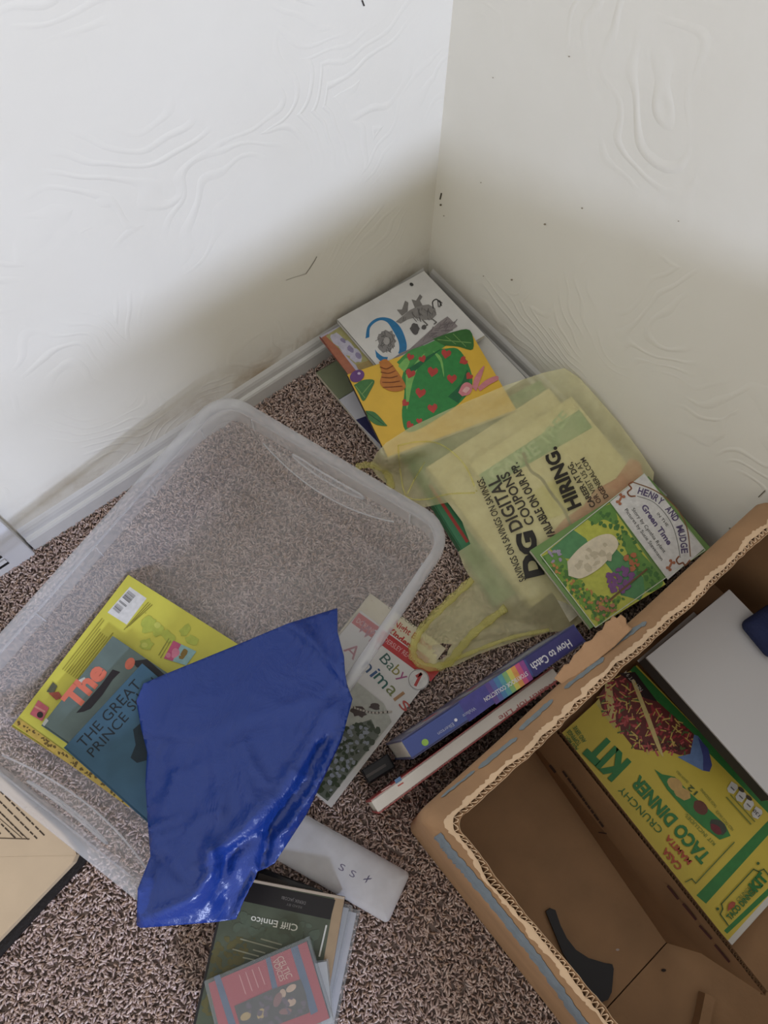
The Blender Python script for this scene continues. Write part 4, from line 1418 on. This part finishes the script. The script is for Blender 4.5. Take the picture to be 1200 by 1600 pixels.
t2, art = jewel('jewel_case', 'small clear cassette case beside the red disc case', [(489, 1502), (512, 1500), (524, 1600), (500, 1606)], .0546, .0085, (190, 190, 190), ins=.002)

# ------------------------------------------------------------------ old open book by the tub
ob_ = thing('open_book', 'old open book with tan pages and black cover beside the tub', 'book', P(40, 1380, RZ))


def slab_px(name, pts, z, h, m, parent):
    top = [P(x, y, z) for x, y in pts]
    bot = [p - np.array([0, 0, h]) for p in top]
    k = len(pts)
    ff = [tuple(range(k))[::-1], tuple(range(k, 2 * k))] + [(i, (i + 1) % k, k + (i + 1) % k, k + i) for i in range(k)]
    o = link(name, top + bot, ff, m, parent)
    bm = bmesh.new()
    bm.from_mesh(o.data)
    bmesh.ops.recalc_face_normals(bm, faces=bm.faces)
    bm.to_mesh(o.data)
    bm.free()
    return o


slab_px('cover', [(-80, 1140), (-10, 1198), (60, 1255), (110, 1300), (133, 1326), (136, 1342), (126, 1356), (60, 1428), (-10, 1506), (-80, 1580), (-240, 1420)], .0085, .005, mat((30, 26, 28), .6, .2, 80, bump=.4, bscale=300), ob_)
pgs = slab_px('page_block', [(-84, 1150), (-8, 1206), (52, 1262), (98, 1302), (116, 1324), (119, 1335), (114, 1347), (60, 1403), (-8, 1474), (-84, 1550), (-236, 1420)], .022, .0135, page_mat((206, 182, 146)), ob_)
slab_px('blank_page', [(-60, 1340), (117, 1337), (113, 1348), (60, 1403), (-8, 1474), (-84, 1548), (-234, 1421)], .0228, .0008, mat((214, 186, 148), .8, .06, 20), ob_)
up_ = slab_px('printed_page', [(-84, 1152), (-8, 1208), (52, 1264), (98, 1304), (115, 1325), (117, 1337), (-60, 1340), (-234, 1419)], .0226, .0006, mat((214, 186, 148), .8, .06, 20), ob_)
ao = Art(lambda x, y, l: P(x, y, .0227 + l), up_, .8)
ln = []
for k in range(7):
    x0, y0 = -16 + k * 1.5 - k * 6, 1220 + k * 12
    x = 0.0
    L = 118 - k * 3
    while x < L:
        w_ = random.uniform(4, 10)
        ln += stroke([(x0 + x * .78, y0 + x * .78), (x0 + (x + w_) * .78, y0 + (x + w_) * .78)], 2.6)
        x += w_ + random.uniform(2, 4)
ln = [q for q in ln if max(p[1] for p in q) < 1312 and max(p[0] - (p[1] - 1215) * .92 for p in q) < 0]
ao.polys('printed_lines', ln, (78, 62, 46))
ao.polys('rule', stroke([(-20, 1250), (44, 1312)], 1.4) + stroke([(-20, 1309), (46, 1311)], 1.4) + stroke([(-20, 1262), (34, 1309)], 1.0), (78, 62, 46))

# ------------------------------------------------------------------ the cardboard carton
KR = lambda c, bmp=.25: mat(c, .75, .16, 18, bump=bmp, bscale=60)
kraft, kraft_in, kraft_torn = KR((178, 134, 92)), KR((178, 134, 92)), KR((236, 198, 156), .5)
carton = thing('cardboard_box', 'large open brown cardboard box with torn corrugated rim by the right wall', 'cardboard box', (.32, .91, RZ))
BX0, BX1, BY0, BY1 = .026, .609, .660, 1.16
rng = np.random.default_rng(11)


def peri(d1, d2, z, r=.013, n1=230, n2=200, cs=8):
    """box outline with even spacing; starts at +x side"""
    x0, x1, y0, y1 = BX0 + d1, BX1 - d1, BY0 + d2, BY1 - d2
    pts = []

    def arc(cx, cy, a0):
        for j in range(cs):
            a = math.radians(a0 + 90 * j / cs)
            pts.append([cx + r * math.cos(a), cy + r * math.sin(a), z])

    for j in range(n2):
        pts.append([x1, y0 + r + (y1 - y0 - 2 * r) * j / n2, z])
    arc(x1 - r, y1 - r, 0)
    for j in range(n1):
        pts.append([x1 - r - (x1 - x0 - 2 * r) * j / n1, y1, z])
    arc(x0 + r, y1 - r, 90)
    for j in range(n2):
        pts.append([x0, y1 - r - (y1 - y0 - 2 * r) * j / n2, z])
    arc(x0 + r, y0 + r, 180)
    for j in range(n1):
        pts.append([x0 + r + (x1 - x0 - 2 * r) * j / n1, y0, z])
    arc(x1 - r, y0 + r, 270)
    return np.array(pts)


NP_ = len(peri(0, 0, 0))


def smooth_noise(k, amp):
    v = rng.normal(0, 1, NP_)
    ker = np.hanning(k * 2 + 1)
    ker /= np.sqrt((ker ** 2).sum())
    return np.real(np.fft.ifft(np.fft.fft(v) * np.fft.fft(np.roll(np.pad(ker, (0, NP_ - len(ker))), -k)))) * amp


tear = smooth_noise(3, .0005) + smooth_noise(18, .0006)
wob = smooth_noise(40, .0010)
prof = [(0, 0, RZ), (0, 0, .06), (0, 0, .15), (0, 0, .228), (.0015, .003, .238), (.005, .010, .246), (.011, .019, .254), (.0165, .027, .262)]
cen = np.array([(BX0 + BX1) / 2, (BY0 + BY1) / 2])


def inward(pts, amt):
    q = pts.copy()
    hx = (BX1 - BX0) / 2
    hy = (BY1 - BY0) / 2
    fx = (q[:, 0] - cen[0]) / hx
    fy = (q[:, 1] - cen[1]) / hy
    mx_ = np.abs(fx) > np.abs(fy)
    q[:, 0] -= np.where(mx_, np.sign(fx) * amt, 0)
    q[:, 1] -= np.where(mx_, 0, np.sign(fy) * amt)
    return q


lo = []
for i, (d1, d2, z) in enumerate(prof):
    q = peri(d1, d2, z)
    q = inward(q, wob * (z / .26))
    if i >= len(prof) - 1:
        q[:, 2] += tear
        q = inward(q, tear * 1.5)
    lo.append(q)
vv, ff = loops_mesh([l.tolist() for l in lo])
link('outer_liner', vv, ff, kraft, carton, True)
liner = BVHTree.FromPolygons([tuple(p) for p in vv], ff)


def on_liner(x, y, l):
    d = ray(x, y)
    hit = liner.ray_cast(V(CAM), V(d).normalized())
    if hit[0] is None:
        return on_plane(x, y, np.array([BX1 - .011, .9, .2545]), np.array([.83, 0, .55]))
    n = hit[1] if hit[1].dot(V(d)) < 0 else -hit[1]
    return np.array(hit[0] + n * (l + .0005))


li = []
for i, (d1, d2, z) in enumerate(prof):
    q = inward(peri(d1 + .0052, d2 + .0052, z), wob * (z / .26))
    if i >= len(prof) - 1:
        t3 = smooth_noise(5, .0004) + tear * .3
        q[:, 2] += t3 + .003
        q = inward(q, .0005 + t3)
    li.append(q)
li = li[::-1]
vv, ff = loops_mesh([l.tolist() for l in li])
link('inner_liner', vv, ff, kraft_in, carton, True)
# exposed flutes between the liners
wv_, wf = [], []
oo, ii = lo[-1], li[0]
per = 3
k = 0
for j in range(NP_):
    f_ = 0.5 - 0.5 * math.cos(2 * math.pi * j / per)
    p = oo[j] * (1 - f_ * .92 - .04) + ii[j] * (f_ * .92 + .04)
    jz = .0006 + rng.normal(0, .0005)
    wv_ += [p + np.array([0, 0, jz]), p + np.array([0, 0, -.013])]
for j in range(NP_):
    a0_, b0_ = 2 * j, 2 * ((j + 1) % NP_)
    wf.append((a0_, b0_, b0_ + 1, a0_ + 1))
cg = link('corrugation', wv_, wf, kraft_torn, carton)
md = cg.modifiers.new('thickness', 'SOLIDIFY')
md.thickness = .0011
md.offset = 0
# pale torn paper lip along the outer liner
lip = [lo[-1].copy(), lo[-1].copy(), lo[-2].copy()]
lip[0] = inward(lo[-1], .0006)
lip[0][:, 2] += .0004
lip[1][:, 2] += .0006
tn = np.abs(smooth_noise(2, .0010)) + np.abs(smooth_noise(16, .0014))
lip[2] = lo[-1] + (lo[-2] - lo[-1]) * np.clip(.25 + tn * 160, .05, 1.0)[:, None]
lip[2][:, 2] += .0005
lip[2] = inward(lip[2], -.0004)
vv, ff = loops_mesh([l.tolist() for l in lip])
link('torn_paper_edge', vv, ff, kraft_torn, carton, True)
lip = [inward(li[0], -.0003), inward(li[0], .0004), inward(li[0] + (li[1] - li[0]) * .22, .0004)]
lip[0][:, 2] += .0004
vv, ff = loops_mesh([l.tolist() for l in lip])
link('torn_paper_edge', vv, ff, kraft_torn, carton, True)
# bottom flaps with the seam
box('bottom_flap', (BX0 + .006, BY0 + .006, RZ), (BX1 - BX0 - .012, 0, 0), (0, .972 - BY0 - .008, 0), (0, 0, .006), kraft_in, carton)
box('bottom_flap', (BX0 + .006, .972, RZ), (BX1 - BX0 - .012, 0, 0), (0, BY1 - .972 - .006, 0), (0, 0, .0042), kraft_in, carton)
ai = Art(lambda x, y, l: P(x, y, RZ + .0062 + l), carton, .8)
ai.ell('paper_scrap', 965, 1484, 3, 2, (200, 180, 170), n=7)
ai.ell('smudge', 1037, 1516, 4, 2.5, (60, 46, 40), n=8)
# peeled flap of liner over the back edge
pf_h = Height([(875, 1052, .232), (905, 1012, .236), (950, 966, .240), (978, 972, .246), (930, 1016, .244), (890, 1046, .238), (965, 962, .247), (940, 990, .243)])
sheet('peeled_flap', [(866, 1060), (882, 1038), (889, 1037), (896, 1024), (908, 1013), (913, 1004), (924, 1000), (934, 987), (941, 984), (946, 972), (953, 969), (957, 962), (964, 966), (970, 960), (978, 966), (979, 975), (988, 982), (962, 1008), (930, 1034), (900, 1056), (880, 1070)], pf_h, KR((196, 148, 104), .5), carton, 5.0, thick=.0008)
# blue-grey printed stripes on the tilted strips
asb = Art(on_liner, carton, .8)
for p0, p1, w_ in (((748, 1201), (808, 1153), 9), ((812, 1141), (864, 1094), 9), ((882, 1076), (944, 1028), 9), ((946, 1018), (1010, 972), 9), ((690, 1246), (742, 1205), 5)):
    d = np.array([p1[0] - p0[0], p1[1] - p0[1]], float)
    L = np.linalg.norm(d)
    d /= L
    nn = np.array([-d[1], d[0]])
    m_ = 14
    e_ = [(np.array(p0) + d * L * i / m_ + nn * w_ / 2 * random.uniform(.45, 1.0) * (0.3 if i in (0, m_) else 1),
           np.array(p0) + d * L * i / m_ - nn * w_ / 2 * random.uniform(.45, 1.0) * (0.3 if i in (0, m_) else 1)) for i in range(m_ + 1)]
    asb.polys('printed_stripe', [[tuple(e_[i][0]), tuple(e_[i + 1][0]), tuple(e_[i + 1][1]), tuple(e_[i][1])] for i in range(m_)], (126, 136, 140), join=True)
asl = Art(on_liner, carton, .8)
cl_ = smooth_path([(684, 1304), (706, 1334), (742, 1376), (798, 1444), (850, 1512), (908, 1594), (940, 1640)], 14)
e_ = [(tuple(q + np.array([-6, 4]) * random.uniform(.7, 1.15)), tuple(q + np.array([6, -4]) * random.uniform(.7, 1.15))) for q in cl_]
cut = lambda e, f: tuple(np.array(e[0]) * (1 - f) + np.array(e[1]) * f)
asl.polys('printed_stripe', [[cut(e_[i], k / 5), cut(e_[i + 1], k / 5), cut(e_[i + 1], (k + 1) / 5), cut(e_[i], (k + 1) / 5)] for i in range(len(e_) - 1) for k in range(5)], (122, 134, 144), join=True)

# ------------------------------------------------------------------ things in the carton
dv = thing('cardboard_divider', 'tall brown corrugated divider standing in the cardboard box', 'divider', P(940, 1320, .01))
rows = [((826, 1160), (1041, 1473), .0102), ((829, 1156), (1096, 1490), .065), ((868, 1142), (1196, 1556), .130)]
vv, ff = [], []
NS = 90
for (p0, p1, z) in rows:
    for i in range(NS + 1):
        f_ = i / NS
        vv.append(P(p0[0] + (p1[0] - p0[0]) * f_, p0[1] + (p1[1] - p0[1]) * f_, z))
for r_ in range(2):
    for i in range(NS):
        ff.append((r_ * (NS + 1) + i, r_ * (NS + 1) + i + 1, (r_ + 1) * (NS + 1) + i + 1, (r_ + 1) * (NS + 1) + i))
do = link('panel', vv, ff, kraft_in, dv)
back = [np.array(p) + np.array([-.005, 0, 0]) for p in vv]
link('panel', back, ff, kraft_in, dv)
fv, fl = [], []
for i in range(NS * 4 + 1):
    f_ = i / (NS * 4)
    p = P(868 + (1196 - 868) * f_, 1142 + (1556 - 1142) * f_, .130)
    k_ = (0.5 - 0.5 * math.cos(2 * math.pi * i / 5.0)) * .0048
    fv += [p + np.array([-k_, 0, .0004]), p + np.array([-k_, 0, -.012])]
for i in range(NS * 4):
    fl.append((2 * i, 2 * i + 2, 2 * i + 3, 2 * i + 1))
link('corrugation', fv, fl, kraft, dv, True)
adv = Art(lambda x, y, l: P(x, y, .1), do, .7)
c1_, c2_, c3_ = np.array(vv[NS + 1]), np.array(vv[2 * NS + 1]), np.array(vv[3 * NS + 2])
dn_ = np.cross(c2_ - c1_, c3_ - c2_)
dn_ = dn_ / np.linalg.norm(dn_)
dn_ = dn_ if np.dot(dn_, CAM - c1_) > 0 else -dn_
adv = Art(lambda x, y, l: on_plane(x, y, c1_, dn_) + dn_ * (l + .0004), do, .7)
tx = []
x = 0.0
while x < 1:
    w_ = random.uniform(.03, .09)
    tx += stroke([(880 + 64 * x, 1205 + 88 * x), (880 + 64 * (x + w_ * .6), 1205 + 88 * (x + w_ * .6))], 3.2)
    x += w_
adv.polys('printed_line', tx, (84, 62, 56))
adv.polys('printed_line', stroke([(860, 1196), (868, 1206)], 4) + stroke([(936, 1300), (948, 1302)], 2), (84, 62, 56))
for p0, p1 in (((1044, 1384), (1060, 1404)), ((1068, 1412), (1088, 1436)), ((1094, 1446), (1112, 1466)), ((1118, 1476), (1140, 1502))):
    adv.polys('pen_scribble', stroke([p0, p1], 3.5), (104, 62, 62))

# flattened taco carton lying on the carton's bottom
TZ = .034
o, a, b_, n, lu, lv = frame([(992, 1040), (1275, 1329), (1136, 1459), (862, 1162)], TZ)
tk = thing('food_carton', 'yellow and green taco dinner carton lying in the cardboard box', 'food box', o + a * lu / 2 + b_ * lv / 2 - n * .023)
box('carton', o - n * .023 - a * .0, a * (lu + .007), b_ * lv, n * .0226, mat((226, 222, 214), .5, .03, 40), tk, .001)
tf = box('printed_panel', o - n * .0006, a * lu, b_ * lv, n * .0006, mat((226, 200, 62), .45, .05, 40), tk)
S_ = lambda x, y, l: on_plane(x, y, o, n) + n * l
at = Art(S_, tf, .45)
G = (56, 142, 66)
at.poly('green_edge', [(992, 1040), (1275, 1329), (1266, 1337), (982, 1050)], G)
at.poly('green_band', [(1088, 1399), (1208, 1274), (1218, 1285), (1103, 1412)], G)
at.poly('green_edge', [(1131, 1454), (1136, 1459), (1275, 1329), (1268, 1323)], G)
at.polys('pale_backdrop', [[(930, 1098), (962, 1060), (985, 1048), (1000, 1064), (960, 1140)]], (214, 196, 96))
at.polys('dark_backdrop', [[(968, 1052), (992, 1050), (1010, 1074), (1030, 1100), (1060, 1128), (1020, 1120), (985, 1080)]], (58, 42, 44))
taco = [(935, 1087), (950, 1066), (970, 1054), (985, 1066), (1004, 1090), (1028, 1097), (1056, 1122), (1084, 1147), (1085, 1166), (1078, 1178), (1062, 1180), (1040, 1172), (1018, 1174), (992, 1171), (974, 1148), (962, 1130), (940, 1106)]
at.poly('taco_filling', taco, (122, 52, 50))
at.poly('taco_shell', [tuple(q) for q in smooth_path([(945, 1068), (953, 1064), (958, 1088), (962, 1128), (952, 1118), (946, 1092)], 4)], (224, 200, 124))
at.polys('taco_filling', blades(taco, 90, 9, 3.0), (186, 58, 66))
at.polys('taco_filling', blades(taco, 60, 8, 2.4), (216, 92, 92))
at.polys('taco_filling', blades(taco, 26, 9, 2.4), (96, 120, 60))
at.polys('taco_filling', blades(taco, 75, 12, 1.7), (232, 196, 96))
at.polys('taco_filling', spots([(990, 1150), (1010, 1160), (1070, 1160), (1078, 1174), (1000, 1170)], 24, 2.6), (86, 48, 40))
at.poly('taco_shell', [tuple(q) for q in smooth_path([(986, 1064), (992, 1064), (1006, 1098), (1018, 1128), (1036, 1180), (1028, 1172), (1012, 1132), (1000, 1100)], 4)], (230, 206, 128))
at.poly('napkin', [(1084, 1148), (1090, 1150), (1106, 1172), (1112, 1196), (1108, 1206), (1097, 1204), (1058, 1183), (1078, 1178)], (112, 146, 206))
at.poly('napkin', [(1090, 1152), (1106, 1170), (1112, 1196), (1108, 1206), (1098, 1204), (1098, 1182)], (76, 84, 160))
at.poly('green_brush', [(1022, 1202), (1034, 1210), (1054, 1214), (1076, 1238), (1104, 1262), (1132, 1288), (1141, 1306), (1124, 1312), (1098, 1292), (1070, 1266), (1042, 1234)], G)
at.polys('pictured_food', [ellipse(1054, 1226, 13, 9, 40, 12, .1), ellipse(1066, 1240, 14, 9, 30, 12, .1)], (216, 172, 96))
at.polys('pictured_food', [ellipse(1094, 1262, 13, 9, 45, 14, .08)], (120, 66, 52))
at.polys('pictured_food', [ellipse(1122, 1292, 15, 10, 45, 14, .08)], (72, 76, 66))
at.polys('pictured_food', [ellipse(1118, 1296, 11, 6, 45, 14, .08)], (130, 48, 56))
at.text('lettering', 'CRUNCHY', (1036, 1296), (972, 1228), 11, (70, 130, 60), .0)
at.text('lettering', 'TACO DINNER', (1110, 1338), (998, 1211), 20, (52, 134, 66), .04)
at.text('lettering', 'KIT', (984, 1193), (938, 1148), 40, (44, 136, 66), .06)
at.text('lettering', 'CASA', (1066, 1354), (1040, 1324), 10, (206, 84, 56), .03)
at.text('lettering', 'MAMITA', (1081, 1346), (1044, 1304), 9, (206, 84, 56), .03)
at.text('lettering', 'KIT INCLUDES:', (1118, 1318), (1072, 1270), 6, (110, 140, 56), .0)
at.text('lettering', '12', (1090, 1238), (1078, 1226), 8, (70, 100, 50), .02)
at.text('lettering', 'CRUNCHY SHELLS', (1076, 1222), (1058, 1204), 4, (110, 130, 56), .0)
at.text('lettering', 'TACO SEASONING', (1120, 1260), (1096, 1232), 4.5, (110, 130, 56), .0)
at.text('lettering', 'MILD TACO SAUCE', (1146, 1296), (1120, 1266), 4.5, (110, 130, 56), .0)
at.text('lettering', 'ADD MEAT', (904, 1170), (884, 1148), 7, (80, 130, 56), .02)
at.text('lettering', 'TOPPINGS', (908, 1162), (890, 1140), 7, (80, 130, 56), .02)
at.text('lettering', 'AND SERVE', (916, 1158), (900, 1134), 7, (80, 130, 56), .02)
at.text('lettering', 'NET WT 9.4', (1004, 1078), (978, 1048), 6, (220, 216, 200), .0)
for i, (x, y) in enumerate(((1143, 1230), (1156, 1243), (1168, 1256), (1181, 1269))):
    at.poly('nutrition_box', [(x - 8, y + 2), (x - 1, y - 9), (x + 8, y - 3), (x + 9, y + 2), (x + 2, y + 11), (x - 6, y + 8)], (224, 222, 216))
    if i == 3:
        at.text('lettering', '130', (x + 6, y + 5), (x - 3, y - 5), 5, (70, 66, 66), .02)
    else:
        at.polys('small_print', stroke([(x + 3, y + 5), (x - 2, y)], 2), (120, 116, 116))
    if i in (1, 2):
        at.ell('nutrition_mark', x + 1, y - 9, 6, 3, (80, 70, 50), 40, 10)
at.polys('small_print', stroke([(1134, 1246), (1172, 1288)], 2) + stroke([(1140, 1242), (1178, 1284)], 1.6), (130, 140, 56))
at.line('ticket_rule', [(1070, 1378), (1080, 1373), (1086, 1380), (1146, 1316)], 1.5, (80, 120, 56))
at.line('ticket_rule', [(1137, 1446), (1124, 1428), (1128, 1420), (1126, 1412), (1176, 1358), (1184, 1362), (1192, 1358), (1206, 1376)], 1.8, (70, 110, 50))
at.polys('ticket_dot', [ellipse(1120, 1420, 2.4, 2.4), ellipse(1183, 1349, 2.4, 2.4)], (70, 110, 50))
at.text('lettering', 'TACO DINNER', (1140, 1438), (1182, 1392), 10, (52, 122, 56), .04)
at.text('lettering', 'KIT', (1180, 1394), (1199, 1373), 17, (44, 126, 56), .06)
at.text('lettering', 'CRUNCHY', (1152, 1409), (1176, 1384), 6, (80, 120, 56), .0)
at.polys('printed_emblem', [[(1135, 1424), (1137, 1412), (1143, 1408), (1148, 1410), (1146, 1416)]], (196, 84, 60))

wb = thing('white_box', 'flat white box with dark grey edges lying in the cardboard box', 'box', P(1160, 1080, .01))
o, a, b_, n, lu, lv = frame([(1006, 1032), (1138, 920), (1345, 1130), (1206, 1238)], .120)
box('lid', o - n * .004, a * lu, b_ * lv, n * .004, mat((218, 216, 218), .6, .02, 10), wb, .001)
box('tray', o - n * .030, a * lu, b_ * lv, n * .026, mat((66, 64, 66), .6), wb)
box('base', o - n * .1098 + a * .05, a * (lu - .05), b_ * lv, n * .0780, mat((90, 86, 84), .6), wb)
ws = thing('paper_sheet', 'light grey card sheet under the edge of the white box', 'card', P(1100, 1150, .012))
box('sheet', P(996, 1032, .0898), P(1084, 956, .0898) - P(996, 1032, .0898), P(1188, 1232, .0898) - P(996, 1032, .0898), (0, 0, -.0014), mat((196, 194, 194), .7), ws)
o, a, b_, n, lu, lv = frame([(1165, 970), (1212, 934), (1258, 992), (1210, 1030)], .144)
pou, _, _ = soft_slab('blue_pouch', [(1165, 970), (1212, 934), (1258, 992), (1210, 1030)], .144, .0235, .010, mat((40, 50, 96), .8, .15, 60, bump=.4, bscale=250), None)
tag(pou, 'dark navy blue cloth pouch resting on the white box', 'pouch')
bk_pts = [(853, 1424), (860, 1419), (868, 1422), (876, 1446), (886, 1466), (900, 1484), (920, 1497), (946, 1505), (957, 1507), (959, 1514), (956, 1550), (950, 1562), (940, 1566), (915, 1545), (880, 1490)]
bk = slab_px('black_plastic_piece', bk_pts, .016, .006, mat((34, 30, 34), .45), None)
tag(bk, 'curved flat black plastic piece lying on the bottom of the cardboard box', 'plastic part')
fl_ = slab_px('cardboard_tab', [(1102, 1552), (1118, 1560), (1110, 1600), (1096, 1640), (1080, 1640), (1094, 1592)], .03, .020, kraft_in, None)
tag(fl_, 'small brown cardboard tab standing on the bottom of the cardboard box', 'cardboard piece')
